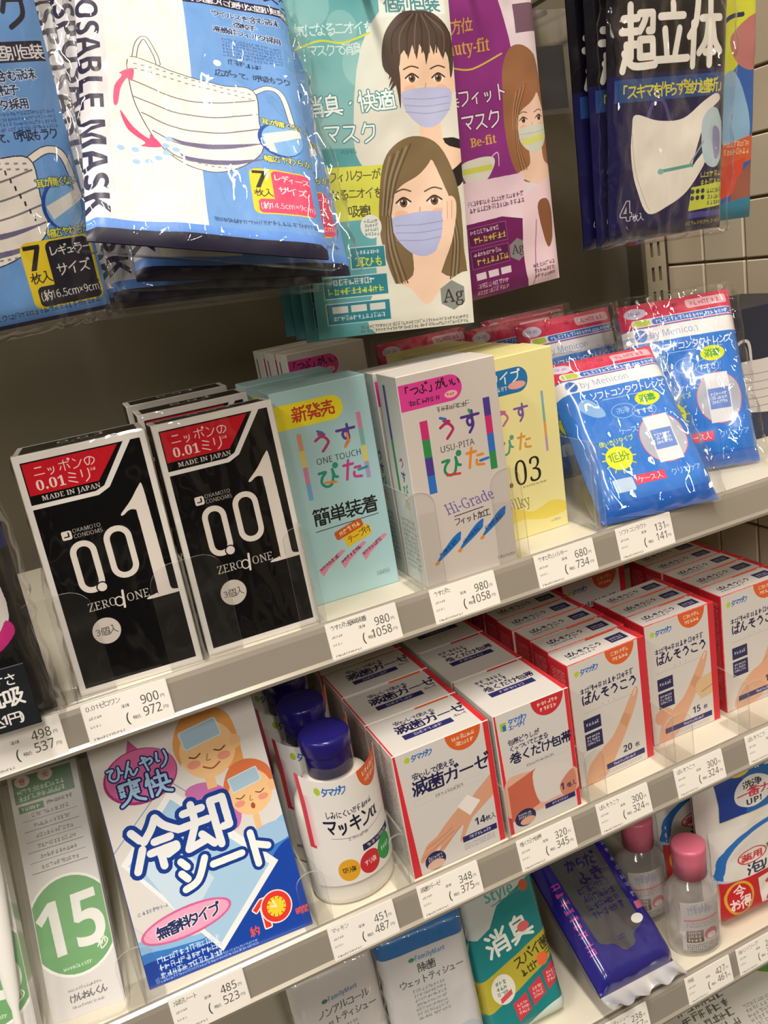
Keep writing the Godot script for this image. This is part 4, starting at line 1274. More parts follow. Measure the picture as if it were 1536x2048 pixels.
func print_silky() -> ImageTexture:
	var c := Cv.new(self, 58, 127, 8, k("efe6a2"))
	c.round_rect(0, 8, 37, 17, 8, k("1f74b4"), 3)
	c.text("うるおいタイプ", -26, 9.5, 8.2, k("eaf0f2"), 0.12, 0, 1.0)
	c.oval(28, 20, 7, 2.6, k("e8a79a"))
	c.marks(2, 19, 18, 2.8, k("cfe0ea"))
	bars(c, 46, 28, 2, 42, ["8ab0c8", "7ab89c", "e0a060", "b89ac4"])
	usupita(c, 8, 32, 13, ["c06a9a", "7a5aa4", "5fa08a", "dd9a4a"], "")
	c.text("0.03", 1, 68, 24, k("20201c"), 0.1, 2, 1.0, 0.86)
	c.marks(24, 90, 20, 1.4, k("7a7452"))
	c.tilt(8, 96, -2, -0.2)
	c.text("Silky", 0, 0, 11, k("8f8a5a"), 0.1, 2, 1.0, 0.75)
	c.flat()
	c.blob([0, 108, 14, 104, 30, 110, 46, 106, 58, 110, 58, 116, 40, 118, 20, 114, 0, 118], k("ecd85e"))
	c.marks(44, 120, 9, 1.8, k("a09a60"))
	return c.tex()

func print_cleaner() -> ImageTexture:
	var c := Cv.new(self, 88, 130, 8, k("2c7ad8"))
	c.rect(0, 0, 88, 20, k("d63a5c"))
	c.oval(12, 8, 8.4, 4.4, k("d7cfe6"))
	c.marks(7, 6.4, 10, 2.6, k("9a86b4"))
	c.oval(44, 6, 2.6, 2, k("b02a48"))
	c.round_rect(52, 3.4, 32, 7, 2, k("e7b6c2"))
	c.marks(55, 5, 24, 3.6, k("c05a78"))
	c.round_rect(7, 13.4, 80, 6, 2.8, k("e9e4e8"), 15)
	c.round_rect(23, 14, 63.4, 4.8, 2.3, k("3a72cc"))
	c.marks(26, 14.9, 57, 3, k("dfe8f6"))
	c.round_rect(8.4, 14, 13, 4.8, 2.3, k("b9cf52"))
	c.rect(0, 20.6, 88, 11.4, k("eceaea"))
	c.oval(12, 26.2, 4.7, 4.7, k("2f6fd0"))
	c.line([8.6, 28.4, 15.4, 24.2], 1.3, k("eceaea"))
	c.text("by Menicon", 19, 22.8, 7, k("8fa6d8"), 0.1, 0)
	c.tilt(22, 34.4, 0, 0.12)
	c.text("ソフトコンタクトレンズ", 0, 0, 6.2, k("e8f0fa"), 0.11, 0, 0.86)
	c.flat()
	c.line([30, 42, 72, 42], 0.5, k("a8c6ee"))
	c.blob([11, 42, 18, 39, 26, 46, 28, 54, 20, 54, 12, 48], k("8ab8e8"))
	c.ring(42, 53, 9, 5.5, 0.45, k("9cc2ee"))
	c.ring(57, 56, 9, 5.5, 0.45, k("9cc2ee"))
	c.text("洗浄", 37, 50, 5, k("9cc2ee"), 0.09, 0)
	c.text("すすぎ", 50, 53.6, 5, k("dcebfa"), 0.1, 0, 0.92)
	c.oval(63, 47, 9.5, 5.6, k("dbe62a"))
	c.text("消毒", 57, 43.6, 6.2, k("3a9a4a"), 0.12, 0, 0.96)
	c.text("ケースつき", 32, 66, 5.4, k("a8caf0"), 0.1, 0, 0.9)
	c.tilt(14, 74, -3)
	c.text("使いきりタイプ", 0, 0, 4, k("dbe62a"), 0.12, 0, 0.95)
	c.flat()
	for i in 12:
		var a := i * TAU / 12
		c.line([25 + 10 * cos(a), 88 + 9 * sin(a), 25 + 12.5 * cos(a), 88 + 11.5 * sin(a)], 0.9, k("d6df3a"))
	c.oval(25, 88, 9.8, 8.8, k("eaf02a"))
	c.text("1回分", 17, 83.5, 7, k("6aa03a"), 0.11, 1, 0.86)
	c.oval(62, 80, 17.5, 19, k("d8547a"))
	c.oval(62, 80, 16.9, 18.4, k("b4bac8"))
	c.rect(53, 61.9, 18, 36, k("e4e6ec"))
	c.rect(54, 73, 16, 15, k("6f92da"))
	c.marks(55.5, 76, 12, 2.2, k("dfe7f6"), 3)
	c.round_rect(14, 103, 15, 10, 1.5, k("bcd6ee"))
	c.rect(30, 103, 23, 7, k("dc4468"))
	c.text("ケース入", 32, 104, 4.8, k("f4d8de"), 0.1, 0, 0.98)
	c.text("クリアケア", 57, 104, 5, k("9cc6f2"), 0.1, 0, 0.9)
	c.rect(0, 119, 88, 11, k("1f68cc"))
	return c.tex()

func draw_mask(c: Cv, x: float, y: float, ww: float, hh: float, edge: Color) -> void:
	# pleated mask seen from the front, ear loops left and right
	var b := k("f1ece4")
	c.line([x + ww * 0.02, y + hh * 0.1, x + ww * 0.06, y - hh * 0.12, x + ww * 0.13, y - hh * 0.2, x + ww * 0.2, y - hh * 0.05, x + ww * 0.22, y + hh * 0.06], 2.6, edge, true)
	c.line([x + ww * 0.02, y + hh * 0.1, x + ww * 0.06, y - hh * 0.12, x + ww * 0.13, y - hh * 0.2, x + ww * 0.2, y - hh * 0.05, x + ww * 0.22, y + hh * 0.06], 1.8, b, true)
	c.line([x + ww, y + hh * 0.2, x + ww * 1.14, y + hh * 0.13, x + ww * 1.25, y + hh * 0.2, x + ww * 1.3, y + hh * 0.55], 3.6, edge, true)
	c.line([x + ww, y + hh * 0.2, x + ww * 1.14, y + hh * 0.13, x + ww * 1.25, y + hh * 0.2, x + ww * 1.3, y + hh * 0.55], 2.8, b, true)
	var shape := c.curve([x, y + hh * 0.02, x + ww * 0.3, y + hh * 0.1, x + ww * 0.7, y + hh * 0.16, x + ww, y + hh * 0.18, x + ww * 1.01, y + hh * 0.5, x + ww * 0.99, y + hh * 0.82, x + ww * 0.7, y + hh * 1.02, x + ww * 0.45, y + hh * 1.04, x + ww * 0.22, y + hh * 0.9, x + ww * 0.05, y + hh * 0.6, x - ww * 0.02, y + hh * 0.3], true, 5)
	c.fill(shape, b)
	c.stroke(shape, 0.5, edge)
	for i in 5:
		var t := 0.26 + i * 0.15
		var l := 0.0 + maxf(0.0, (t - 0.45)) * 0.5
		c.line([x + ww * l, y + hh * (t + 0.0), x + ww * 0.35, y + hh * (t + 0.1), x + ww * 0.7, y + hh * (t + 0.1), x + ww, y + hh * (t + 0.02)], 0.8, k("77757c"), true)
		if i > 2:
			c.blob([x + ww * (l + 0.12), y + hh * (t + 0.04), x + ww * 0.4, y + hh * (t + 0.105), x + ww * 0.75, y + hh * (t + 0.095), x + ww * 0.97, y + hh * (t + 0.025), x + ww * 0.72, y + hh * (t + 0.06), x + ww * 0.4, y + hh * (t + 0.07)], k("6d6890"))
	for rr in [0.08, 0.13]:
		for i in 17:
			var u := 0.02 + i * 0.058
			c.rect(x + ww * u, y + hh * (rr + u * 0.14), ww * 0.028, 0.8, k("8f8d94"))
	for i in 14:
		var u := 0.25 + i * 0.052
		c.rect(x + ww * u, y + hh * (0.93 + 0.06 * sin((u - 0.25) * 4.0)), ww * 0.025, 0.8, k("8f8d94"))

func mask_badge(c: Cv, x: float, y: float, pink: bool) -> void:
	var p := k("e24a72") if pink else k("1c1c2c")
	c.round_rect(x, y, 32 if pink else 34, 30, 4, k("ead02a"))
	c.round_rect(x + 11.5, y + 0.8, 21, 22, 3, p)
	c.round_rect(x + 3, y + 20, 30, 9.2, 2.4, p)
	if pink:
		c.rect(x + 11.5, y + 18, 10, 6, p)
	c.text("7", x + 1.5, y - 0.5, 15, k("1c1a20"), 0.1, 1)
	c.text("枚入", x + 1.4, y + 13.4, 5, k("1c1a20"), 0.1, 0, 0.98)
	if pink:
		c.text("レディース", x + 12.4, y + 3, 4.6, k("f6e6ea"), 0.11, 0, 0.86)
		c.text("サイズ", x + 14, y + 11, 5.4, k("f6e6ea"), 0.11, 0, 0.98)
		c.text("(約14.5cm×9cm)", x + 4, y + 21.8, 4.8, k("f6dbe2"), 0.1, 0, 1, 0.8)
	else:
		c.text("レギュラー", x + 12.6, y + 3, 4.7, k("ece8e4"), 0.11, 0, 0.86)
		c.text("サイズ", x + 14, y + 11, 5.6, k("ece8e4"), 0.11, 0, 0.98)
		c.text("(約16.5cm×9cm)", x + 4, y + 21.8, 4.9, k("ece8e4"), 0.1, 0, 1, 0.8)

func print_mask_blue(pink: bool) -> ImageTexture:
	var hh := 195.0 if pink else 170.0
	var c := Cv.new(self, 118, hh, 7.5, k("6b9fdf"))
	var o := hh - 160.0
	var navy := k("1b1a38")
	if pink:
		# side strip, sheet of fabric and picture of the mask
		c.rect(0, 0, 14, 184, k("dcdae0"))
		c.rect(14, 0, 43, 184, k("f3efe4"))
		c.rect(57, 0, 61, 20, k("6f9fe2"))
		c.text("ふつうのマスク", 60, 2, 11, k("20203c"), 0.12, 0, 0.8)
		c.rect(57, 16, 61, 8.5, navy)
		c.text("持ち運びに便利な個別包装", 58, 17.2, 6, k("e8e6ee"), 0.11, 0, 0.82)
		for i in 3:
			c.outlined(["ウイルスを含む飛沫", "微粒子", "高機能フィルタ採用"][i], [72, 84, 72][i], 28 + i * 6.6, 5, k("1c2c56"), k("cfe0f4"), 0.12, 0.07, 0, 0.86)
		c.marks(76, 50, 34, 1.8, k("3c5a94"), 6)
		c.oval(72, 70, 2.2, 2.2, k("e8ecf4"))
		c.marks(78, 66, 20, 3.4, k("2a3a66"))
		c.text("広がって、呼吸もラク", 70, 74, 5, k("20304c"), 0.11, 0, 0.84)
		var word: Dictionary = latin("DISPOSABLE", 1)
		var word2: Dictionary = latin("MASK", 1)
		var kk := 15.5 * 0.74 * 1.42
		c.xf = Transform2D(PI / 2, Vector2(13.4, 0))
		c.text("MASK", 181 - word2.width * kk, 0, 15.5, k("1b1a40"), 0.12, 1, 1.0, 1.42)
		c.text("DISPOSABLE", 172 - (word.width + word2.width) * kk, 0, 15.5, k("1b1a40"), 0.12, 1, 1.0, 1.42)
		c.flat()
		draw_mask(c, 26, 74, 64, 71, k("40404a"))
		c.blob([16, 110, 17, 98, 21, 90, 20, 88, 27, 84, 26, 93, 23.5, 91.5, 20, 99, 18, 110], k("ef5a86"))
		c.blob([19, 114, 25, 124, 32, 130, 33, 127, 38, 135, 28, 136, 30, 133, 22, 126], k("ef4a7c"))
		for q in [[18, 139], [25, 139], [25, 147], [31, 146], [36, 143], [40, 134], [45, 136], [42, 129], [40, 139]]:
			c.oval(q[0], q[1], 1.9, 1.7, k("9ec6f0"))
		c.oval(101, 121, 12.5, 12.5, k("244ea6"))
		c.oval(102, 121, 11.4, 11.4, k("7fb4ea"))
		c.poly([92, 118, 112, 112, 113, 118, 94, 125], k("ece9e2"))
		c.poly([91, 121, 96, 120, 98, 131, 94, 130], k("e2ded6"))
		c.tilt(92, 106, 8)
		c.outlined("耳が痛くない", 0, 0, 4.6, k("dfe23a"), k("2a5098"), 0.12, 0.09, 0, 0.9)
		c.flat()
		c.outlined("幅広やわらか", 90, 133, 4.6, k("dfe23a"), k("2a5098"), 0.12, 0.09, 0, 0.95)
		mask_badge(c, 81, 143, true)
		c.marks(60, 177.5, 54, 2.6, k("3c5484"))
		c.text("マスクは", 60, 177, 3.2, k("2c3c6c"), 0.1)
		c.rect(0, 184, 118, 5.5, k("5f97ea"))
		c.rect(0, 189.5, 118, 6, navy)
	else:
		c.text("マスク", 73, 34, 14, k("1c1c34"), 0.14, 0, 0.98)
		c.text("ふつうの", 73, 20, 10.5, k("1c1c34"), 0.14, 0, 0.98)
		c.rect(40, 53, 76, 8, navy)
		c.text("便利な個別包装", 78, 54.2, 5.8, k("e8e6ee"), 0.11, 0, 0.92)
		for i in 3:
			c.outlined(["ウイルスを含む飛沫", "微粒子", "高機能フィルタ採用"][i], [72, 88, 66][i], 63.5 + i * 5.6, 4.4, k("1c2c56"), k("cfe0f4"), 0.12, 0.08, 0, 0.94)
		c.marks(80, 80, 34, 1.5, k("3c5a94"), 4)
		c.text("広がって、呼吸もラク", 74, 87.5, 4.6, k("1c2a4c"), 0.12, 0, 0.84)
		draw_mask(c, 34, 90, 63, 50, k("28283c"))
		for i in 7:
			c.rect(85 + i * 1.2, 103 + i * 3.4, 0.9, 2, k("20202c"))
		c.oval(106.5, 121, 9.6, 11, k("244ea6"))
		c.oval(107.2, 121, 8.6, 10, k("7fb4ea"))
		c.poly([99, 120, 115, 114, 116, 119, 101, 126], k("ece9e2"))
		c.outlined("耳が痛くない", 97, 108, 4, k("dfe23a"), k("2a5098"), 0.12, 0.09, 0, 0.8)
		c.outlined("幅広やわらか", 96, 129.5, 4, k("dfe23a"), k("2a5098"), 0.12, 0.09, 0, 0.84)
		mask_badge(c, 82, 134, false)
		c.text("マスクは", 60, 163, 3.0, k("2c3c6c"), 0.1)
		c.marks(72, 163.2, 42, 2.4, k("3c5484"))
		c.rect(0, 166.5, 118, 1.8, k("5f97ea"))
		c.rect(0, 168, 118, 2, navy)
	return c.tex()

func face(c: Cv, x: float, y: float, s: float, skin: Color, hair: Color, mask: Color, long_hair: bool) -> void:
	# illustrated head: x,y is the point between the eyes, s the width between the eyes
	if long_hair:
		c.blob([x, y - s * 1.75, x + s * 0.75, y - s * 1.45, x + s * 1.2, y - s * 0.3, x + s * 1.25, y + s * 1.2, x + s * 1.15, y + s * 2.4, x - s * 0.6, y + s * 2.5, x - s * 0.95, y + s * 2.2, x - s * 1.25, y + s * 0.9, x - s * 1.1, y - s * 0.6, x - s * 0.75, y - s * 1.4], hair)
	c.blob([x - s * 0.3, y + s * 1.1, x + s * 0.35, y + s * 1.05, x + s * 0.5, y + s * 2.0, x + s * 1.3, y + s * 2.3, x + s * 0.6, y + s * 2.9, x, y + s * 3.0, x - s * 1.1, y + s * 2.35, x - s * 0.4, y + s * 2.0], skin)
	c.blob([x - s * 0.85, y - s * 0.3, x - s * 0.6, y - s * 1.0, x, y - s * 1.25, x + s * 0.6, y - s * 1.0, x + s * 0.87, y - s * 0.3, x + s * 0.82, y + s * 0.5, x + s * 0.45, y + s * 1.15, x, y + s * 1.4, x - s * 0.45, y + s * 1.15, x - s * 0.82, y + s * 0.5], skin)
	c.oval(x - s * 0.9, y + s * 0.25, s * 0.14, s * 0.3, skin)
	c.oval(x + s * 0.9, y + s * 0.2, s * 0.14, s * 0.3, skin)
	for d in [-0.46, 0.46]:
		c.oval(x + s * d, y, s * 0.19, s * 0.11, k("f3ebe3"))
		c.oval(x + s * d, y, s * 0.115, s * 0.12, k("6a4c38"))
		c.oval(x + s * d, y, s * 0.055, s * 0.06, k("241a16"))
		c.oval(x + s * (d - 0.04), y - s * 0.05, s * 0.025, s * 0.025, k("f6f0ea"))
		c.line([x + s * (d - 0.22), y - s * 0.01, x + s * d, y - s * 0.14, x + s * (d + 0.22), y - s * 0.02], s * 0.045, k("3a2a22"), true)
		c.line([x + s * (d - 0.26), y - s * 0.27, x + s * d, y - s * 0.36, x + s * (d + 0.24), y - s * 0.3], s * 0.04, hair.lerp(k("3a2a22"), 0.4), true)
		c.oval(x + s * d * 1.2, y + s * 0.3, s * 0.2, s * 0.1, skin.lerp(k("e89a80"), 0.35))
	c.line([x + s * 0.02, y + s * 0.15, x - s * 0.05, y + s * 0.42], s * 0.03, skin.lerp(k("8a5a44"), 0.5))
	c.blob([x - s * 0.86, y + s * 0.42, x - s * 0.3, y + s * 0.3, x, y + s * 0.27, x + s * 0.35, y + s * 0.28, x + s * 0.86, y + s * 0.36, x + s * 0.8, y + s * 0.9, x + s * 0.4, y + s * 1.35, x, y + s * 1.5, x - s * 0.42, y + s * 1.35, x - s * 0.8, y + s * 0.92], mask)
	for i in 3:
		c.line([x - s * 0.78, y + s * (0.6 + i * 0.2), x, y + s * (0.62 + i * 0.22), x + s * 0.78, y + s * (0.56 + i * 0.2)], s * 0.025, mask.darkened(0.16), true)
	if long_hair:
		c.blob([x - s * 1.05, y + s * 0.4, x - s * 1.0, y - s * 0.8, x - s * 0.4, y - s * 1.55, x + s * 0.3, y - s * 1.65, x + s * 0.5, y - s * 1.2, x + s * 0.1, y - s * 0.75, x - s * 0.5, y - s * 0.45, x - s * 0.82, y - s * 0.1], hair)
		c.blob([x + s * 0.3, y - s * 1.6, x + s * 0.9, y - s * 1.0, x + s * 1.05, y + s * 0.2, x + s * 0.86, y - s * 0.2, x + s * 0.6, y - s * 0.9], hair)
		for i in 5:
			c.line([x - s * (1.0 - i * 0.03), y + s * 0.3, x - s * (1.08 - i * 0.06), y + s * 1.2, x - s * (0.9 - i * 0.08), y + s * 2.2], s * 0.04, hair.lightened(0.2) if i % 2 else hair.darkened(0.25), true)
			c.line([x + s * (1.0 - i * 0.03), y + s * 0.2, x + s * (1.12 - i * 0.05), y + s * 1.2, x + s * (1.0 - i * 0.06), y + s * 2.2], s * 0.04, hair.lightened(0.2) if i % 2 else hair.darkened(0.25), true)
		for i in 6:
			c.line([x - s * (0.1 + i * 0.13), y - s * (1.55 - i * 0.06), x - s * (0.62 + i * 0.07), y - s * 0.6, x - s * (0.88 + i * 0.05), y + s * 0.3], s * 0.045, hair.lightened(0.22) if i % 2 else hair.darkened(0.25), true)
	else:
		c.blob([x - s * 0.95, y + s * 0.9, x - s * 1.05, y + s * 0.1, x - s * 1.4, y - s * 0.4, x - s * 1.25, y - s * 1.3, x - s * 0.7, y - s * 1.9, x - s * 0.1, y - s * 2.0, x + s * 0.5, y - s * 1.9, x + s * 1.0, y - s * 1.3, x + s * 1.05, y - s * 0.5, x + s * 0.9, y + s * 0.0, x + s * 0.78, y - s * 0.75, x, y - s * 1.1, x - s * 0.78, y - s * 0.7, x - s * 0.86, y + s * 0.1], hair)
		for i in 9:
			var bx := x - s * 0.85 + s * 0.2 * i
			var by := y - s * (0.35 + 0.35 * absf(sin(i * 1.9)))
			c.poly([bx - s * 0.16, y - s * 1.2, bx + s * 0.2, y - s * 1.25, bx + s * 0.1 * sin(i * 2.1), by], hair)
		for i in 5:
			c.poly([x - s * 1.2 + s * 0.05 * i, y - s * (0.9 - i * 0.2), x - s * 0.95, y - s * (0.7 - i * 0.2), x - s * (1.3 + 0.06 * sin(i * 2.0)), y - s * (0.45 - i * 0.24)], hair)
		for i in 9:
			c.line([x - s * 0.3 + s * i * 0.07, y - s * 1.9, x - s * (0.95 - i * 0.24), y - s * 1.35, x - s * (1.05 - i * 0.25), y - s * 0.75], s * 0.045, hair.lightened(0.16) if i % 2 else hair.darkened(0.3), true)

func print_mask_teal() -> ImageTexture:
	var c := Cv.new(self, 100, 200, 7.5, k("5aa6ac"))
	c.grad(0, 14, 100, 80, k("5ea9ae"), k("93c2c2"))
	c.blob([50, 30, 100, 10, 100, 200, 36, 200, 42, 120, 34, 90], k("dfe0d4"))
	for q in [[16, 18, 12], [34, 30, 9], [45, 50, 13], [58, 32, 8]]:
		c.oval(q[0], q[1], q[2], q[2], Color(0.85, 0.93, 0.9, 0.25))
	c.poly([57, 0, 97, 0, 97, 24, 57, 25], k("e8ece8"))
	c.text("個別包装", 60, 14, 8.6, k("4a9096"), 0.12, 0, 0.98)
	c.tilt(6, 28, -2)
	c.text("気になるニオイを、", 0, 0, 7.2, k("d6eae6"), 0.09, 0, 0.8)
	c.text("マスクで消臭。", 6, 11, 6.4, k("d6eae6"), 0.09, 0, 0.82)
	c.flat()
	c.line([4, 42, 20, 37, 34, 38, 50, 33], 1.1, k("cfd84e"), true)
	# man
	c.blob([60, 108, 68, 96, 100, 92, 100, 116, 80, 120], k("1c1a1c"))
	face(c, 81, 58, 18, k("f0cdb0"), k("4c3a30"), k("b9bfe2"), false)
	c.tilt(7, 66, -4)
	c.outlined("消臭・快適", 0, 0, 11.4, k("eef4f0"), k("3f8a96"), 0.1, 0.05, 2, 0.93)
	c.flat()
	c.outlined("マスク", 16, 80, 11.5, k("eef4f0"), k("3f8a96"), 0.1, 0.05, 2, 0.95)
	c.marks(26, 95, 10, 2, k("4a7a80"))
	c.rect(0, 104, 50, 30, k("dade58"))
	c.text("フィルターが", 16, 106, 6.2, k("4a4a30"), 0.09, 0, 0.84)
	c.text("気になるニオイを", 6, 116, 6.2, k("4a4a30"), 0.09, 0, 0.84)
	c.text("吸着!", 26, 125.5, 6.6, k("4a4a30"), 0.1, 1, 0.95)
	c.rect(0, 134, 46, 66, k("63aeb6"))
	c.blob([46, 134, 100, 130, 100, 200, 46, 200], k("e2e2d4"))
	# woman, resting her cheek on her hand
	face(c, 70.5, 126, 21, k("f3d2b8"), k("7c6848"), k("b4bce6"), true)
	c.blob([86, 128, 90, 124, 93.5, 127, 93, 136, 89, 150, 83, 163, 79, 170, 75, 168, 77, 158, 82, 148, 84, 140], k("f3d2b8"))
	c.blob([84, 136, 86, 128, 88.5, 127, 88, 137], k("f6d8c0"))
	c.line([88, 127, 87.4, 137], 0.4, k("c99a80"))
	c.line([91, 126.5, 90.2, 137], 0.4, k("c99a80"))
	c.blob([36, 176, 50, 172, 60, 176, 70, 186, 84, 174, 100, 170, 100, 200, 36, 200], k("e6e6d8"))
	c.oval(39, 138, 6.6, 6.8, k("e6eae4"))
	c.marks(35, 134, 8, 1.8, k("5a7a7c"), 4)
	for q in [[24, 149, 22], [6, 165, 40], [6, 180, 40]]:
		c.rect(q[0], q[1], q[2], 12.6, k("cfe4e4"))
		c.rect(q[0] + 0.5, q[1] + 0.5, q[2] - 1, 11.6, k("2f8596"))
	c.marks(28, 151, 14, 2.2, k("e0ecea"))
	c.text("耳ひも", 27, 154.5, 6, k("d8e24c"), 0.11, 0, 0.95)
	c.marks(12, 166.5, 26, 3.4, k("e0ecea"))
	c.marks(9, 171.6, 33, 3.6, k("d8e24c"))
	for i in 3:
		c.rect(10 + i * 11.5, 182, 9.6, 4, k("d5dcd8"))
	c.marks(10, 187.6, 32, 2.6, k("cfe4e4"))
	host_hex(c, 87, 182, 9, k("8b908c"))
	c.text("Ag", 80.5, 176.5, 11, k("2c2e2e"), 0.1, 2)
	c.marks(26, 194.5, 70, 1.9, k("6a6e68"), 2)
	return c.tex()

func host_hex(c: Cv, x: float, y: float, r: float, col: Color) -> void:
	var p := PackedVector2Array()
	for i in 6:
		p.append(Vector2(x, y) + Vector2(0, -r).rotated(i * TAU / 6))
	c.fill(p, col)

func print_mask_purple() -> ImageTexture:
	var c := Cv.new(self, 100, 200, 7, k("e9dbe4"))
	c.blob([-20, -10, 60, -10, 72, 20, 79, 50, 82, 90, 80, 125, 60, 128, -20, 130], k("8e2f84"))
	c.rect(84, 30, 16, 16, k("7a5a6e"))
	c.rect(0, 20, 30, 110, k("8e2f84"))
	c.text("全方位", 30, 34, 8, k("d8b04a"), 0.1, 3, 0.96)
	c.text("Beauty-fit", 24, 45, 9.5, k("d8b04a"), 0.1, 3, 1.0, 0.82)
	c.line([36, 60, 50, 62, 72, 56], 1.0, k("d8c04a"), true)
	# woman
	c.blob([70, 70, 78, 54, 90, 54, 99, 66, 100, 100, 96, 128, 84, 134, 74, 128, 68, 108], k("9a6a48"))
	face(c, 89, 96, 13.5, k("f1cfba"), k("a06c48"), k("d3d8cc"), true)
	c.poly([79.5, 107, 98.5, 106, 98.2, 110, 80, 111], k("d8dc7c"))
	c.outlined("美フィット", 27, 72, 10, k("eee2ec"), k("5a1a54"), 0.1, 0.05, 2, 0.9)
	c.outlined("マスク", 36, 86, 11, k("eee2ec"), k("5a1a54"), 0.1, 0.05, 2, 0.9)
	c.text("Be-fit", 41, 100, 7, k("d8b04a"), 0.1, 3)
	c.blob([32, 116, 44, 113, 56, 114, 56, 120, 48, 128, 36, 128], k("e2e2d6"))
	c.rect(33, 118, 22, 3.4, k("d6da62"))
	c.line([55, 114, 60, 112, 60, 120], 0.7, k("d6c9d2"), true)
	c.poly([20, 126, 78, 127, 79, 151, 20, 154], k("eed4e2"))
	c.marks(34, 138, 42, 3, k("6a4a62"), 2)
	c.poly([0, 152, 58, 151, 84, 158, 74, 200, 0, 200], k("72195f"))
	for q in [[30, 154], [30, 168]]:
		c.rect(q[0], q[1], 30, 12, k("9c5a8c"))
		c.rect(q[0] + 0.4, q[1] + 0.4, 29.2, 11.2, k("5c1250"))
		c.marks(q[0] + 2, q[1] + 1.6, 22, 2.6, k("ddc6d6"))
		c.marks(q[0] + 4, q[1] + 6, 24, 3.8, k("d2c24c"))
	for i in 3:
		c.rect(32 + i * 10, 183, 8, 4.4, k("e2d2dc"))
	c.marks(32, 190, 26, 3, k("d2b6cc"), 2)
	host_hex(c, 67, 174, 7.5, k("8a868a"))
	c.text("Ag", 62, 169.5, 8, k("2c2c2e"), 0.1, 2)
	c.blob([74, 150, 90, 136, 100, 140, 100, 200, 74, 200], k("eed2dc"))
	c.blob([86, 150, 94, 146, 98, 156, 96, 172, 91, 176], k("8a5a3c"))
	c.line([84, 158, 78, 200], 0.7, k("b26a98"))
	c.marks(78, 186, 18, 2.6, k("6a3a58"), 3)
	return c.tex()

func print_mask_navy() -> ImageTexture:
	var c := Cv.new(self, 100, 200, 7, k("1c1a4a"))
	c.rect(0, 0, 100, 94, k("14121a"))
	c.marks(26, 36, 50, 8, k("cfcac2"))
	c.text("超立体", 9, 52, 41, k("efebe2"), 0.115, 0, 0.98, 0.69)
	c.rect(4, 97, 94, 14, k("2a4c86"))
	c.text("「スキマを作らず強力遮断」", 7, 100, 9, k("d8cf4a"), 0.12, 0, 0.76)
	c.line([30, 124, 36, 112, 44, 112, 50, 125], 2.6, k("4a4a86"), true)
	c.blob([21, 119, 40, 124, 62, 124, 80, 114, 90, 110, 94, 114, 84, 122, 76, 138, 70, 156, 74, 152, 82, 146, 80, 156, 66, 172, 50, 180, 32, 184, 22, 166, 17, 146, 18, 128], k("efe9de"))
	c.line([18, 130, 20, 150, 26, 168, 33, 182], 0.7, k("c9c2b8"), true)
	c.blob([78, 130, 84, 120, 92, 120, 97, 132, 97, 150, 90, 158, 80, 152], k("b6cdd6"))
	c.blob([88, 132, 94, 134, 95, 148, 90, 152], k("8c8cb6"))
	c.line([41, 157, 70, 155], 2.2, k("5ea79c"))
	c.oval(42.5, 157, 2.6, 1.9, k("7fbdb2"))
	c.line([68, 154, 80, 140], 1.2, k("93a8b4"))
	c.marks(78, 160, 20, 4, k("c2b84a"), 2)
	c.poly([70, 170, 99, 168, 99, 184, 68, 186], k("c9d24a"))
	for i in 3:
		for j in 2:
			c.oval(71 + i * 4.6, 173 + j * 4.4, 1.7, 1.6, k("283048"))
	c.marks(84, 172, 13, 3, k("4a5a2a"), 3)
	c.rect(68, 187, 31, 4, k("4a468e"))
	c.outlined("4", 8, 172, 17, k("201e4a"), k("cfcad6"), 0.1, 0.04, 1)
	c.text("枚入", 18, 183, 5, k("d8d4e0"), 0.1)
	c.marks(66, 193, 32, 2.6, k("b4aa52"))
	return c.tex()

func print_mask_right() -> ImageTexture:
	var c := Cv.new(self, 70, 170, 6, k("2f62b4"))
	c.blob([0, 0, 66, -10, 70, 20, 52, 58, 30, 72, 0, 76], k("d9de3e"))
	c.line([4, 20, 40, 2], 4, k("7fa8c8"))
	c.line([16, 56, 34, 34, 52, 30], 3, k("28305e"), true)
	c.blob([40, 44, 70, 30, 70, 64, 48, 62], k("c07a78"))
	c.blob([22, 84, 42, 66, 60, 90, 62, 116, 40, 122, 26, 104], k("8fb8dc"))
	c.poly([28, 118, 70, 110, 70, 128, 30, 134], k("d8603a"))
	c.poly([26, 134, 60, 126, 54, 150, 26, 156], k("d94a30"))
	c.poly([52, 140, 70, 128, 70, 156, 42, 158], k("9a5a4a"))
	c.poly([10, 160, 70, 154, 70, 170, 10, 170], k("2f7f9a"))
	c.marks(34, 114, 30, 4, k("e8c8a0"), 2)
	return c.tex()

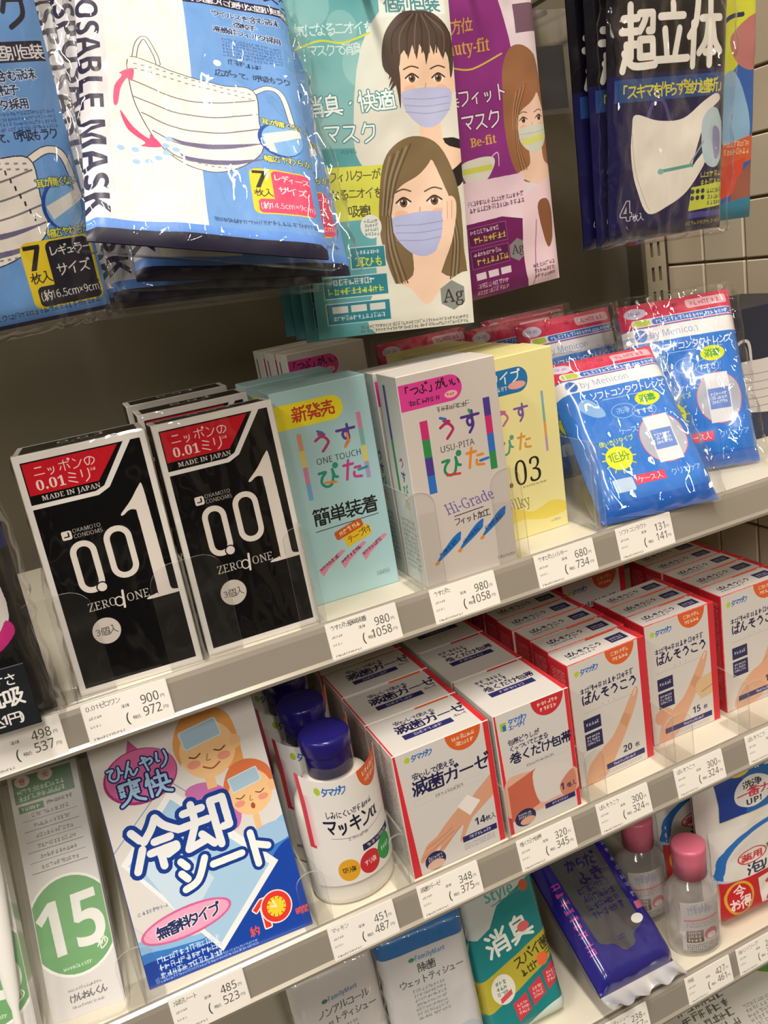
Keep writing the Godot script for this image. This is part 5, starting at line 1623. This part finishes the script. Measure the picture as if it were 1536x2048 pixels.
func head_small(c: Cv, x: float, y: float, r: float, hair: Color, kid: bool) -> void:
	c.blob([x - r * 1.05, y + r * 0.4, x - r * 1.15, y - r * 0.4, x - r * 0.6, y - r * 1.25, x + r * 0.3, y - r * 1.35, x + r * 1.05, y - r * 0.8, x + r * 1.15, y + r * (0.1 if kid else 0.9), x + r * 0.9, y + r * (0.0 if kid else 1.2), x - r * 0.8, y + r * 0.3], hair)
	c.blob([x - r * 0.95, y - r * 0.2, x - r * 0.4, y - r * 0.75, x + r * 0.5, y - r * 0.75, x + r * 0.98, y - r * 0.1, x + r * 0.85, y + r * 0.7, x + r * 0.2, y + r * 1.15, x - r * 0.5, y + r * 1.05, x - r * 0.95, y + r * 0.5], k("f2c892"))
	c.oval(x + r * 1.02, y + r * 0.15, r * 0.2, r * 0.26, k("efc18a"))
	c.tilt(x - r * 0.1, y - r * 0.45, -8)
	c.round_rect(-r * 0.75, -r * 0.4, r * 1.45, r * 0.72, r * 0.1, k("d2e2ec"))
	c.round_rect(-r * 0.7, -r * 0.35, r * 1.35, r * 0.62, r * 0.08, k("a9c8dc"))
	c.flat()
	for d in [-0.5, 0.42]:
		c.line([x + r * (d - 0.2), y + r * 0.22, x + r * d, y + r * 0.3, x + r * (d + 0.2), y + r * 0.2], r * 0.05, k("6a4a30"), true)
		c.oval(x + r * (d * 1.2), y + r * 0.52, r * 0.24, r * 0.15, k("ea9a86"))
	c.line([x - r * 0.05, y + r * 0.3, x - r * 0.12, y + r * 0.5, x, y + r * 0.52], r * 0.05, k("c08a5c"), true)
	if kid:
		c.oval(x - r * 0.05, y + r * 0.78, r * 0.1, r * 0.14, k("a8563c"))
	else:
		c.line([x - r * 0.3, y + r * 0.7, x, y + r * 0.84, x + r * 0.3, y + r * 0.7], r * 0.06, k("b05a3c"), true)

func print_cooling() -> ImageTexture:
	var c := Cv.new(self, 102, 149, 8, k("dddbd8"))
	var deep := k("1d46a8")
	c.blob([104, 78, 94, 82, 82, 92, 70, 96, 60, 112, 40, 128, 20, 126, -4, 122, -4, 156, 108, 156, 108, 90], k("8fc2ea"))
	c.blob([104, 86, 94, 90, 84, 98, 74, 110, 60, 124, 40, 132, 20, 131, -4, 130, -4, 156, 108, 156, 108, 100], k("3f7fd0"))
	c.blob([104, 94, 92, 98, 82, 110, 66, 126, 46, 136, 20, 135, -4, 136, -4, 158, 110, 158, 110, 110], deep)
	c.rect(60, 122, 42, 27, deep)
	# the gel sheet
	c.poly([40, 40, 92, 104, 46, 144, 2, 74], k("eef1f4"))
	c.poly([39, 46, 86, 104, 46, 139, 6, 76], k("a8cdea"))
	c.poly([12, 78, 30, 62, 52, 100, 30, 122], k("c9dff0"))
	c.line([0, 66, 40, 34, 52, 48], 0.5, k("6a90b8"))
	# mother and child
	c.blob([48, 46, 64, 44, 78, 60, 74, 76, 60, 72], k("c574b4"))
	c.rect(62, 40, 6, 8, k("efc18a"))
	head_small(c, 68, 22, 17, k("e2a25c"), false)
	c.rect(84, 72, 4, 12, k("efc18a"))
	head_small(c, 86.5, 56, 13.5, k("d9774a"), true)
	c.blob([76, 90, 82, 82, 96, 80, 102, 84, 102, 92, 84, 94], k("9fc4e4"))
	# speech bubble
	c.poly([20, 14, 24, 4, 30, 13], k("c85a94"))
	c.oval(26, 27, 22, 16.5, k("a23a72"))
	c.oval(26.5, 26.5, 21, 15.4, k("cf6aa0"))
	c.outlined("ひんやり", 7, 15.5, 10.4, k("a9cdec"), k("1c2a6a"), 0.13, 0.08, 0, 0.9)
	c.outlined("爽快", 11, 26.5, 15, k("a9cdec"), k("1c2a6a"), 0.12, 0.07, 0, 1.08)
	c.tilt(9, 53, -1)
	c.outlined("冷却", 0, 0, 31, k("1d3f92"), k("1d3f92"), 0.24, 0.04, 0, 0.96)
	c.text("冷却", 0, 0, 31, k("e9edf0"), 0.15, 0, 0.96)
	c.outlined("シート", 21, 28, 22.5, k("1d3f92"), k("1d3f92"), 0.28, 0.045, 0, 0.92)
	c.text("シート", 21, 28, 22.5, k("f4f4f2"), 0.19, 0, 0.92)
	c.flat()
	c.marks(4, 104, 18, 2.4, k("7a86a0"))
	c.tilt(30, 119, -3)
	c.oval(0, 0, 28, 9, k("d86aa2"))
	c.oval(0, 0, 26.4, 7.6, k("efaac8"))
	c.outlined("無香料タイプ", -18.5, -3.6, 7.4, k("2c3866"), k("f4e4ec"), 0.15, 0.07, 0, 0.86)
	c.flat()
	c.marks(8, 133, 40, 3.4, k("cfe0f4"), 3)
	c.marks(4, 144.5, 64, 1.4, k("9ab6e0"), 2)
	c.text("約", 64, 137, 6, k("e4584e"), 0.13)
	c.outlined("1", 69, 120, 24, k("e23c34"), k("f4e8e2"), 0.1, 0.035, 1)
	c.oval(83.5, 130.5, 10, 10.2, k("f4e8e2"))
	c.oval(83.5, 130.5, 9.2, 9.4, k("e23c34"))
	c.oval(83.5, 130.5, 6.0, 6.2, k("f0d23c"))
	for i in 12:
		c.line([83.5 + 4.8 * cos(i * PI / 6), 130.5 + 4.8 * sin(i * PI / 6), 83.5 + 5.9 * cos(i * PI / 6), 130.5 + 5.9 * sin(i * PI / 6)], 0.6, k("b04a20"))
	c.line([83.5, 130.5, 82, 126.4], 0.8, k("fbf4e0"))
	c.line([83.5, 130.5, 80.4, 129.4], 0.8, k("fbf4e0"))
	c.text("時間", 94, 136, 4.6, k("e4584e"), 0.13, 0, 0.9)
	return c.tex()

func print_thermo(lean: bool) -> ImageTexture:
	var c := Cv.new(self, 41, 142, 7.5, k("d6d4d4"))
	c.rect(2, 1, 36, 16, k("2f7a44"))
	c.oval(8, 4, 4.6, 3.6, k("e8ddd6"))
	c.oval(22, 3.4, 4.6, 3.6, k("e8ddd6"))
	c.text("音", 5.8, 2, 4, k("c2503c"), 0.12)
	c.text("光", 20, 1.4, 4, k("c2503c"), 0.12)
	c.marks(4, 8.4, 30, 3, k("cfe4cc"), 2)
	c.rect(3, 18.5, 15, 4.2, k("2f7a44"))
	c.marks(4.4, 19.4, 11, 2.4, k("dff0da"))
	c.marks(20, 19, 16, 2.4, k("4a4a48"))
	for i in 6:
		c.line([4, 28 + i * 6.2, 37, 28 + i * 6.2], 0.3, k("55534f"))
		c.marks(10, 24 + i * 6.2, 22, 2.4, k("66645f"))
	c.oval(21, 93, 27, 29, k("f2f2ee"))
	c.oval(21, 93, 25.5, 27.5, k("3f9a3f"))
	c.tilt(1, 72, -2)
	c.text("15", -1, 0, 42, k("e6e8e4"), 0.1, 1, 1.0, 0.9)
	c.text("秒", 30, 34, 6.6, k("e6e8e4"), 0.12)
	c.flat()
	c.marks(11, 115, 18, 1.8, k("cfe6cc"))
	c.marks(11, 127, 20, 1.6, k("7a7876"))
	c.text("けんおんくん", 11, 130, 4.6, k("2c2c30"), 0.13, 0, 0.78)
	c.marks(12, 136.6, 19, 1.4, k("6a6866"))
	return c.tex()

func brand(c: Cv, x: float, y: float, s: float) -> void:
	c.oval(x + s * 0.4, y + s * 0.5, s * 0.42, s * 0.45, k("b4cc3a"))
	c.tilt(x + s, y, 0, 0.18)
	c.text("タマガワ", 0, 0, s, k("2f6ec0"), 0.16, 0, 0.82)
	c.flat()

func corner_badge(c: Cv, x: float, r: float, col: Color) -> void:
	c.oval(x, 0, r, r * 1.06, col, 0.0, PI)
	c.marks(x - r * 0.62, r * 0.18, r * 1.2, r * 0.22, k("f2d8c8"))
	c.marks(x - r * 0.5, r * 0.52, r * 0.95, r * 0.22, k("f2d8c8"))

func print_gauze() -> ImageTexture:
	var c := Cv.new(self, 69, 92, 8, k("d6d3cf"))
	var red := k("d8303a")
	c.poly([0, 0, 1.6, 0, 5.4, 92, 0, 92], red)
	c.grad(1.5, 18, 4.5, 50, k("e6c9c6"), k("d6d3cf"), false)
	c.poly([0, 0, 1.6, 0, 5.4, 92, 0, 92], red)
	c.rect(65, 0, 4, 92, red)
	brand(c, 7.5, 3.5, 4.6)
	corner_badge(c, 50, 13, k("d9622c"))
	c.text("安心して使える", 10.5, 16.5, 5, k("2a2a52"), 0.12, 0, 0.86)
	c.text("滅菌ガーゼ", 9.5, 22, 11.4, k("22224a"), 0.125, 0, 0.98)
	c.round_rect(9, 36, 51, 4.4, 1.2, k("c9c6c2"))
	c.round_rect(9.3, 36.3, 50.4, 3.8, 1.1, k("d6d3cf"))
	c.marks(24, 37.2, 22, 2.2, k("6a6876"))
	# hand with a gauze pad on the wrist
	var sk := k("d9a283")
	c.poly([65, 39, 65, 55, 46, 66, 38, 62, 52, 48], sk)
	c.blob([50, 50, 42, 52, 34, 57, 26, 63, 20, 68, 13, 71, 9, 76, 6, 81, 8, 83, 16, 79, 22, 76, 18, 82, 24, 80, 32, 73, 40, 68, 36, 78, 38, 79, 44, 70, 49, 62], sk)
	c.line([12, 74, 24, 70, 32, 66], 0.5, k("b57c60"), true)
	c.line([8, 80, 22, 74, 33, 69], 0.5, k("b57c60"), true)
	c.line([20, 80, 30, 74, 38, 68], 0.5, k("b57c60"), true)
	c.poly([38, 53, 46, 47, 55, 55, 46, 63], k("eeeae6"))
	c.oval(16.5, 85, 7.6, 6.8, k("2a2a52"))
	c.oval(16.5, 88, 6.4, 3.4, k("dcb5a0"))
	c.marks(11.5, 81, 10, 1.6, k("d8d4e0"), 2)
	c.text("14", 48.5, 66, 7.6, k("2a2a52"), 0.12, 1)
	c.text("枚入", 56.5, 68.5, 4, k("2a2a52"), 0.11)
	c.rect(38, 77, 26, 4.4, k("2a2a66"))
	c.marks(43, 78, 16, 2.2, k("c9c6dc"))
	c.marks(38, 83, 24, 1.2, k("9a98a0"), 3)
	return c.tex()

func print_gauze_top() -> ImageTexture:
	var c := Cv.new(self, 69, 43, 7, k("d6d3cf"))
	c.rect(65, 0, 4, 43, k("d8303a"))
	c.rect(0, 0, 1.2, 43, k("d8303a"))
	c.text("安心して使える", 16, 6, 5, k("2a2a52"), 0.12, 0, 0.86)
	c.text("滅菌ガーゼ", 14, 12, 10.4, k("22224a"), 0.13, 0, 0.98)
	c.rect(15, 25, 36, 6, k("2a2a66"))
	c.marks(22, 26.5, 22, 2.8, k("bdbad2"))
	c.marks(53, 23, 9, 3.4, k("6a6878"))
	return c.tex()

func print_bandage() -> ImageTexture:
	var c := Cv.new(self, 59, 93, 8, k("d6d3cf"))
	var red := k("d8303a")
	c.poly([0, 0, 1.2, 0, 3.4, 93, 0, 93], red)
	c.grad(2, 30, 4, 50, k("ecc6c2"), k("d6d3cf"), false)
	c.poly([0, 0, 1.2, 0, 3.4, 93, 0, 93], red)
	c.rect(56, 0, 3, 93, red)
	c.rect(4, 7, 4.6, 6, k("a4c23a"))
	c.rect(5.8, 9, 2.4, 4.4, k("2f6ec0"))
	c.text("タマガワ", 10, 6, 4.4, k("2f6ec0"), 0.16, 0, 0.82)
	c.text("エーザイ", 10, 10.4, 4.0, k("2f6ec0"), 0.16, 0, 0.82)
	corner_badge(c, 42, 13, k("c9303a"))
	c.text("包帯どうしが", 8, 21, 4.6, k("2a2a52"), 0.12, 0, 0.88)
	c.text("くっついてとまる", 8, 26, 4.6, k("2a2a52"), 0.12, 0, 0.84)
	c.text("巻くだけ包帯", 8, 31.5, 8.6, k("22224a"), 0.13, 0, 0.95)
	c.round_rect(8, 43, 46, 3.6, 1.0, k("c9c6c2"))
	c.round_rect(8.3, 43.3, 45.4, 3, 0.9, k("d6d3cf"))
	c.marks(20, 44, 22, 1.8, k("6a6876"))
	c.blob([2, 52, 20, 50, 56, 60, 56, 80, 2, 80], k("e0b09a"))
	c.poly([3, 56, 26, 50, 26, 78, 3, 84], k("c96a52"))
	c.blob([24, 52, 40, 52, 54, 58, 56, 76, 40, 78, 26, 76], k("dcd6d0"))
	c.blob([44, 70, 56, 62, 56, 80, 46, 80], k("cf8a70"))
	c.oval(13.5, 84, 8.4, 6.6, k("2a2a52"))
	c.oval(15, 87, 6, 3, k("d7a58c"))
	c.marks(8, 80, 10, 1.6, k("d8d4e0"), 2)
	c.text("1", 44, 69, 7.4, k("2a2a52"), 0.12, 1)
	c.text("巻入", 49, 71.5, 4, k("2a2a52"), 0.11)
	c.rect(30, 80.5, 25, 4, k("2a2a66"))
	c.marks(36, 81.4, 14, 2, k("c9c6dc"))
	return c.tex()

func print_bandage_top() -> ImageTexture:
	var c := Cv.new(self, 59, 55, 7, k("d6d3cf"))
	c.rect(55.5, 0, 3.5, 55, k("d8303a"))
	c.marks(12, 8, 24, 4, k("2a2a52"), 2)
	c.text("巻くだけ包帯", 12, 19, 7, k("22224a"), 0.13, 0, 0.95)
	c.rect(12, 28, 36, 6, k("2a2a66"))
	c.marks(20, 29.6, 20, 2.6, k("bdbad2"))
	return c.tex()

func print_plaster(kind: int) -> ImageTexture:
	var c := Cv.new(self, 67, 99, 7.5, k("d4d0cb"))
	c.rect(61, 0, 6, 99, k("cf2c38"))
	brand(c, 5, 6, 4.8)
	corner_badge(c, 45, 13, k("d9622c"))
	c.marks(8, 21, 48, 4.2, k("2a2a52"))
	c.text("ばんそうこう", 8, 26, 9, k("22224a"), 0.13, 0, 0.92)
	c.text("・・・", 24, 37, 4, k("6a6876"), 0.12, 0, 1.3)
	c.line([8, 41, 58, 41], 0.3, k("b9b5b2"))
	c.rect(8, 46, 15, 10, k("2a2a52"))
	c.rect(8, 58, 15, 13, k("2a2a52"))
	c.marks(10, 49.5, 11, 2.4, k("d3d0e0"))
	c.marks(9.6, 60, 12, 2, k("d3d0e0"), 3)
	var sk := k("dba888")
	if kind == 2:
		c.blob([8, 98, 14, 82, 26, 72, 38, 66, 50, 44, 58, 38, 61, 44, 61, 70, 40, 92, 28, 99], sk)
		c.line([40, 66, 52, 58], 0.5, k("b98666"))
		c.line([44, 72, 58, 62], 0.5, k("b98666"))
	else:
		c.blob([6, 99, 8, 86, 16, 78, 26, 72, 32, 68, 40, 58, 48, 46, 54, 38, 57, 37, 58, 41, 54, 52, 46, 66, 38, 78, 28, 92, 20, 99], sk)
		c.line([55.8, 38.6, 53.6, 42.4], 1.7, k("eac6b0"))
		c.poly([39, 59.5, 43.5, 53, 49.5, 57.5, 45, 66], k("cf9a74"))
		if kind == 1:
			c.oval(56, 66, 12, 9, k("d9b98e"))
			c.poly([48, 60, 61, 56, 61, 74, 48, 76], k("d9b98e"))
			c.line([50, 70, 61, 67], 0.6, k("8a6a4a"))
			c.rect(61, 0, 6, 99, k("cf2c38"))
			c.oval(12, 78, 9, 7, sk)
	c.text("20" if kind == 0 else "15", 40, 79, 7.6, k("2a2a52"), 0.12, 1)
	c.text("枚", 51, 81.5, 4, k("2a2a52"), 0.11)
	c.rect(24 if kind == 0 else 12, 89, 35 if kind == 0 else 47, 4.4, k("2a2a66"))
	c.marks(30, 90, 20, 2.2, k("c9c6dc"))
	c.marks(16, 94.6, 40, 1.2, k("9a98a0"), 2)
	return c.tex()

func print_plaster_top() -> ImageTexture:
	var c := Cv.new(self, 67, 22, 7, k("d4d0cb"))
	c.rect(62, 0, 5, 22, k("cf2c38"))
	c.text("ばんそうこう", 7, 7, 6, k("22224a"), 0.14, 0, 0.86)
	c.marks(7, 14, 22, 2.4, k("4a4a60"))
	c.rect(44, 6, 15, 10, k("2a2a52"))
	c.marks(46, 9, 11, 2.2, k("bdbad2"), 2)
	return c.tex()

func print_side(bg: Color, ink: Color, ww: float, hh: float) -> ImageTexture:
	var c := Cv.new(self, ww, hh, 6, bg)
	c.marks(3, 6, ww - 6, 1.7, ink, int((hh - 12) / 2.3))
	return c.tex()

func print_mackin() -> ImageTexture:
	var c := Cv.new(self, 90, 74, 8, k("ebe8e4"))
	c.poly([0, 0, 4, 0, 7, 48, 0, 48], k("d23a44"))
	c.poly([83, 48, 86, 0, 90, 0, 90, 48], k("d23a44"))
	c.grad(5, 12, 6, 34, k("e9b9c6"), k("ebe8e4"), false)
	brand(c, 16, 4, 6)
	corner_badge(c, 68, 15, k("d9622c"))
	c.text("しみにくい", 20, 21, 5.2, k("2a2a4a"), 0.12, 0, 0.9)
	c.marks(44, 21.6, 18, 4, k("2a2a4a"))
	c.text("マッキンα", 17, 26, 12.4, k("1e1e34"), 0.13, 3, 0.86)
	c.line([22, 40, 50, 42, 76, 39], 0.4, k("8a8890"), true)
	c.marks(36, 41, 18, 2.4, k("7a7886"))
	c.rect(46, 50, 34, 4.6, k("2c2a50"))
	c.marks(50, 51, 26, 2.4, k("d3d0e0"))
	c.oval(31, 64, 9.4, 7.8, k("e2a72c"))
	c.oval(50.5, 64, 10, 8.2, k("cc2f3a"))
	c.oval(69, 62, 10, 8.6, k("2f9a48"))
	c.text("切り傷", 25, 61.5, 4.2, k("3a3020"), 0.12, 0, 0.9)
	c.text("すり傷", 44.5, 61.6, 4.2, k("f0d6d2"), 0.12, 0, 0.9)
	c.marks(63, 60, 12, 3.4, k("d6eed8"))
	return c.tex()

func print_wet(kind: int) -> ImageTexture:
	var c := Cv.new(self, 68, 120, 7, k("cfcdcc") if kind == 0 else k("dad9da"))
	if kind == 1:
		c.rect(0, 0, 68, 17, k("2f74b8"))
		c.oval(24, 23.6, 2.4, 1.6, k("3f9a6a"))
		c.text("FamilyMart", 27, 20.8, 5.2, k("4f8fc4"), 0.1, 1, 1, 0.8)
		c.text("除菌", 27, 28, 7, k("55575c"), 0.11, 0, 1.02)
		c.text("ウェットティシュー", 11, 37, 6.6, k("55575c"), 0.1, 0, 0.84)
		c.marks(20, 47, 26, 2.4, k("8a8c90"), 7, 1.6)
		c.blob([40, 96, 54, 88, 64, 92, 66, 108, 50, 118, 40, 110], k("c3ccd8"))
	else:
		c.oval(24, 23.6, 2.4, 1.6, k("3f7a6a"))
		c.text("FamilyMart", 27, 20.8, 5.2, k("4f7fa4"), 0.1, 1, 1, 0.8)
		c.text("ノンアルコール", 16, 29, 7, k("4a4a4c"), 0.1, 0, 0.84)
		c.text("ウェットティシュー", 11, 38, 6.6, k("4a4a4c"), 0.1, 0, 0.84)
		c.marks(20, 48, 26, 2.4, k("7a7a7c"), 7, 1.6)
		c.blob([0, 66, 30, 60, 68, 66, 68, 120, 0, 120], k("e0dfde"))
	return c.tex()

func print_deodor() -> ImageTexture:
	var c := Cv.new(self, 66, 125, 7, k("1f7f82"))
	c.poly([0, 0, 66, 0, 66, 8, 30, 22, 20, 36, 8, 40, 0, 38], k("b9c2bf"))
	c.text("Style", 22, 7, 12, k("4f9a92"), 0.1, 1, 1, 0.85)
	c.oval(54, 16, 4, 4.6, k("b05a3a"))
	c.line([26, 21, 52, 17], 0.8, k("6a7a78"))
	c.tilt(12, 40, -8)
	c.text("消臭", 0, 0, 20, k("e6eae2"), 0.12, 0, 1.0)
	c.flat()
	c.oval(46, 46, 5, 4, k("dc6a6a"))
	c.poly([0, 74, 66, 54, 66, 76, 0, 100], k("b3a83a"))
	c.tilt(30, 66, -12)
	c.text("スパイ菌", 0, 0, 9, k("3a3a1a"), 0.12, 0, 0.9)
	c.marks(2, 11, 26, 6, k("3a3a1a"))
	c.flat()
	c.oval(18, 84, 9.5, 11.5, k("dcdcd0"))
	c.marks(13, 77, 9, 3, k("3a6a5a"), 3)
	c.poly([14, 90, 24, 86, 24, 90, 14, 94], k("d0505a"))
	for i in 3:
		c.poly([22 + i * 14.5, 98 - i * 6, 34 + i * 14.5, 93 - i * 6, 36 + i * 14.5, 108 - i * 6, 24 + i * 14.5, 113 - i * 6], k("cc3f4c"))
		c.marks(25 + i * 14.5, 99 - i * 6, 9, 2.4, k("eec6c6"), 3)
	c.oval(54, 76, 5, 5, k("e86a3c"))
	c.blob([30, 120, 50, 112, 66, 112, 66, 126, 26, 126], k("cfe0d6"))
	return c.tex()

func print_wipes() -> ImageTexture:
	var c := Cv.new(self, 78, 150, 7, k("231f78"))
	c.fill(c.curve([14, 6, 58, 6, 62, 10, 62, 96, 64, 106, 60, 112, 50, 116, 46, 124, 34, 126, 28, 118, 18, 114, 14, 106, 12, 60], true, 4), k("4b4d50"))
	c.tilt(32, 34, 0)
	c.text("からだ", -10, 0, 12, k("1c1a58"), 0.15, 0, 0.9)
	c.text("ふき", -4, 13, 14, k("1c1a58"), 0.15, 0, 1)
	c.flat()
	c.marks(22, 62, 32, 6, k("22205e"), 4)
	c.marks(34, 112, 8, 2, k("22205e"), 2)
	c.oval(60, 106, 6, 4.4, k("e6e6e4"))
	for i in 9:
		c.tilt(5.6, 50 + i * 8, 90)
		c.marks(0, -4, 7, 6, k("c8429a"))
		c.flat()
		c.tilt(70, 10 + i * 9, 90)
		c.marks(0, -4, 7.4, 6, k("8a8cc0"))
		c.flat()
	c.rect(65, 92, 10, 7, k("c86a86"))
	return c.tex()

func print_bottle_label() -> ImageTexture:
	var c := Cv.new(self, 40, 60, 7, k("b9b4b2"))
	c.text("手指", 8, 3, 10, k("8486a0"), 0.1, 3, 1)
	c.marks(5, 6, 30, 9, k("9496aa"))
	c.rect(3, 21, 34, 2.6, k("c46a72"))
	c.marks(5, 25, 29, 2.6, k("84868e"), 2)
	c.rect(4, 35, 16, 15, k("6a5a52"))
	c.marks(5, 36, 14, 3.4, k("cfc6bc"), 3)
	c.oval(28, 42, 7, 7, k("b9505c"))
	c.oval(28, 44.5, 5, 4, k("d3c6c6"))
	c.marks(4, 52, 32, 2, k("5a5450"), 3)
	return c.tex()

func print_soap(kind: int) -> ImageTexture:
	var c := Cv.new(self, 95, 62, 7, k("e3dfd8"))
	if kind == 0:
		c.blob([2, 40, 8, 18, 30, 4, 62, 0, 95, 6, 95, 62, 10, 62], k("2f72c0"))
		c.blob([7, 40, 14, 20, 34, 8, 62, 5, 95, 10, 95, 62, 14, 62], k("e3dfd8"))
		c.text("きれい", 40, 12, 11, k("3a4a66"), 0.12, 0, 0.85)
		c.poly([38, 30, 95, 20, 95, 28, 40, 38], k("3a9a4a"))
		c.line([62, 22, 64, 36], 3, k("e8f0e4"))
		c.line([56, 29, 70, 28], 3, k("e8f0e4"))
		c.ring(27, 36, 11, 8, 1.2, k("cc4a56"))
		c.text("薬用", 18, 32, 8.6, k("cc3f4a"), 0.14, 0, 1.02)
		c.text("泡ハンドソープ", 22, 44, 13, k("3a4256"), 0.12, 0, 0.8)
		c.blob([0, 54, 20, 58, 60, 58, 95, 50, 95, 62, 0, 62], k("b9cbe2"))
	else:
		c.img.fill(k("2a67ae"))
		c.oval(10, 40, 14, 40, k("24429a"))
		c.oval(30, 40, 17, 17, k("e6e6e4"))
		c.oval(22, 14, 10, 7, k("e8c43a"))
		c.text("新", 18, 9, 8, k("c05a3a"), 0.12)
		c.marks(34, 10, 40, 8, k("d6e2ee"))
		c.oval(60, 4, 9, 3.4, k("d86a5a"))
		c.text("洗浄", 22, 27, 8, k("3a3a44"), 0.12, 0, 1)
		c.text("一番力", 15, 35, 10, k("cc4456"), 0.14, 0, 1)
		c.text("UP!", 23, 46, 9, k("3a3a44"), 0.12, 1)
		c.blob([54, 30, 80, 14, 95, 20, 95, 56, 60, 58, 58, 44], k("dede3c"))
		c.blob([70, 30, 90, 24, 95, 50, 74, 54], k("d8a89a"))
	return c.tex()

func print_soap_red() -> ImageTexture:
	var c := Cv.new(self, 60, 34, 7, k("c8282e"))
	c.ring(14, 13, 10.5, 11.6, 2.0, k("e2a83c"))
	c.oval(14, 13, 9.6, 10.6, k("c8282e"))
	c.text("今", 9.6, 3.4, 9, k("f2e2dc"), 0.13)
	c.text("お得", 5.4, 12.6, 8.8, k("f2e2dc"), 0.13, 0, 0.95)
	c.poly([30, 4, 60, 2, 60, 24, 32, 24], k("ece4de"))
	c.text("2", 36, 4, 22, k("d04a50"), 0.1, 1)
	c.marks(4, 27, 26, 1.8, k("e2b4ae"), 3)
	return c.tex()

func print_leaf() -> ImageTexture:
	var c := Cv.new(self, 120, 110, 6, k("cfcdc6"))
	for q in [[48, 20, 12, 8, "3a8a5a"], [52, 34, 13, 10, "b3b83c"], [64, 40, 10, 14, "5f9a2c"], [76, 52, 12, 12, "3f9a7a"], [90, 54, 9, 7, "c4c43c"]]:
		c.blob([q[0], q[1] - q[3], q[0] + q[2] * 0.9, q[1] - q[3] * 0.3, q[0] + q[2] * 0.5, q[1] + q[3], q[0] - q[2] * 0.7, q[1] + q[3] * 0.6, q[0] - q[2] * 0.9, q[1] - q[3] * 0.5], k(q[4]))
	c.text("ベビー", 74, 12, 14, k("4a524c"), 0.13, 0, 0.95)
	c.marks(74, 30, 40, 4, k("5a625c"), 3)
	c.marks(6, 50, 30, 5, k("5a5a58"), 6)
	c.marks(40, 66, 26, 2.4, k("8a8a86"), 8)
	return c.tex()

func print_left_black() -> ImageTexture:
	var c := Cv.new(self, 80, 145, 5, k("121216"))
	c.rect(0, 0, 80, 52, k("1a2a64"))
	c.text("10", 58, 40, 12, k("3a3a44"), 0.1, 1)
	c.blob([20, 60, 66, 58, 70, 92, 40, 104, 20, 100], k("cfcac6"))
	c.blob([22, 98, 60, 96, 70, 88, 72, 96, 56, 106, 22, 108], k("c02a78"))
	return c.tex()

func print_left_tab() -> ImageTexture:
	var c := Cv.new(self, 40, 34, 8, k("1c2026"))
	c.text("しやすさ", 10, 3, 6.4, k("e2e2de"), 0.12, 0, 0.98)
	c.text("抗吸", 16, 11, 10, k("ecece8"), 0.13, 0, 0.98)
	c.text("(税込1円)", 8, 24, 7, k("e2e2de"), 0.12, 1, 0.85)
	return c.tex()

func print_navy_box() -> ImageTexture:
	var c := Cv.new(self, 90, 112, 6, k("1d2438"))
	c.rect(0, 78, 90, 34, k("27324c"))
	c.line([2, 44, 12, 28, 22, 28, 24, 48], 2.6, k("c9c6c4"), true)
	c.blob([2, 46, 40, 44, 86, 42, 88, 70, 60, 90, 24, 88, 4, 78], k("cfcac8"))
	for i in 5:
		c.line([3, 52 + i * 7, 40, 56 + i * 7, 87, 50 + i * 7], 0.8, k("9a96a0"), true)
	return c.tex()

func print_tag(name_line: String, a: String, b: String, warm: bool) -> ImageTexture:
	var c := Cv.new(self, 46, 24, 9, k("f1eee6") if warm else k("eeece6"))
	c.text(name_line, 2, 1.6, 3.6, k("5a5852"), 0.08, 0, 0.82)
	c.marks(2, 8.4, 7, 1.5, k("8a8880"))
	c.marks(2, 13.4, 6, 1.5, k("9a988f"))
	c.text("本体", 20, 7, 2.2, k("55534c"), 0.1)
	var L: Dictionary = latin(a, 0)
	c.text(a, 40.6 - L.width * 7.2 * 0.74 * 0.84, 4.2, 7.2, k("4a4842"), 0.1, 0, 1.0, 0.84)
	c.text("円", 41.4, 7.8, 2.4, k("6a6860"), 0.09)
	c.text("(", 21, 11.4, 8, k("4a4842"), 0.1)
	c.text("税込", 24.4, 15.2, 2.2, k("55534c"), 0.1)
	L = latin(b, 0)
	c.text(b, 40.6 - L.width * 7.4 * 0.74 * 0.84, 11.2, 7.4, k("4a4842"), 0.1, 0, 1.0, 0.84)
	c.text("円)", 41.4, 14.8, 2.4, k("6a6860"), 0.09)
	c.marks(1.6, 20.6, 17, 1.4, k("6a6860"))
	return c.tex()
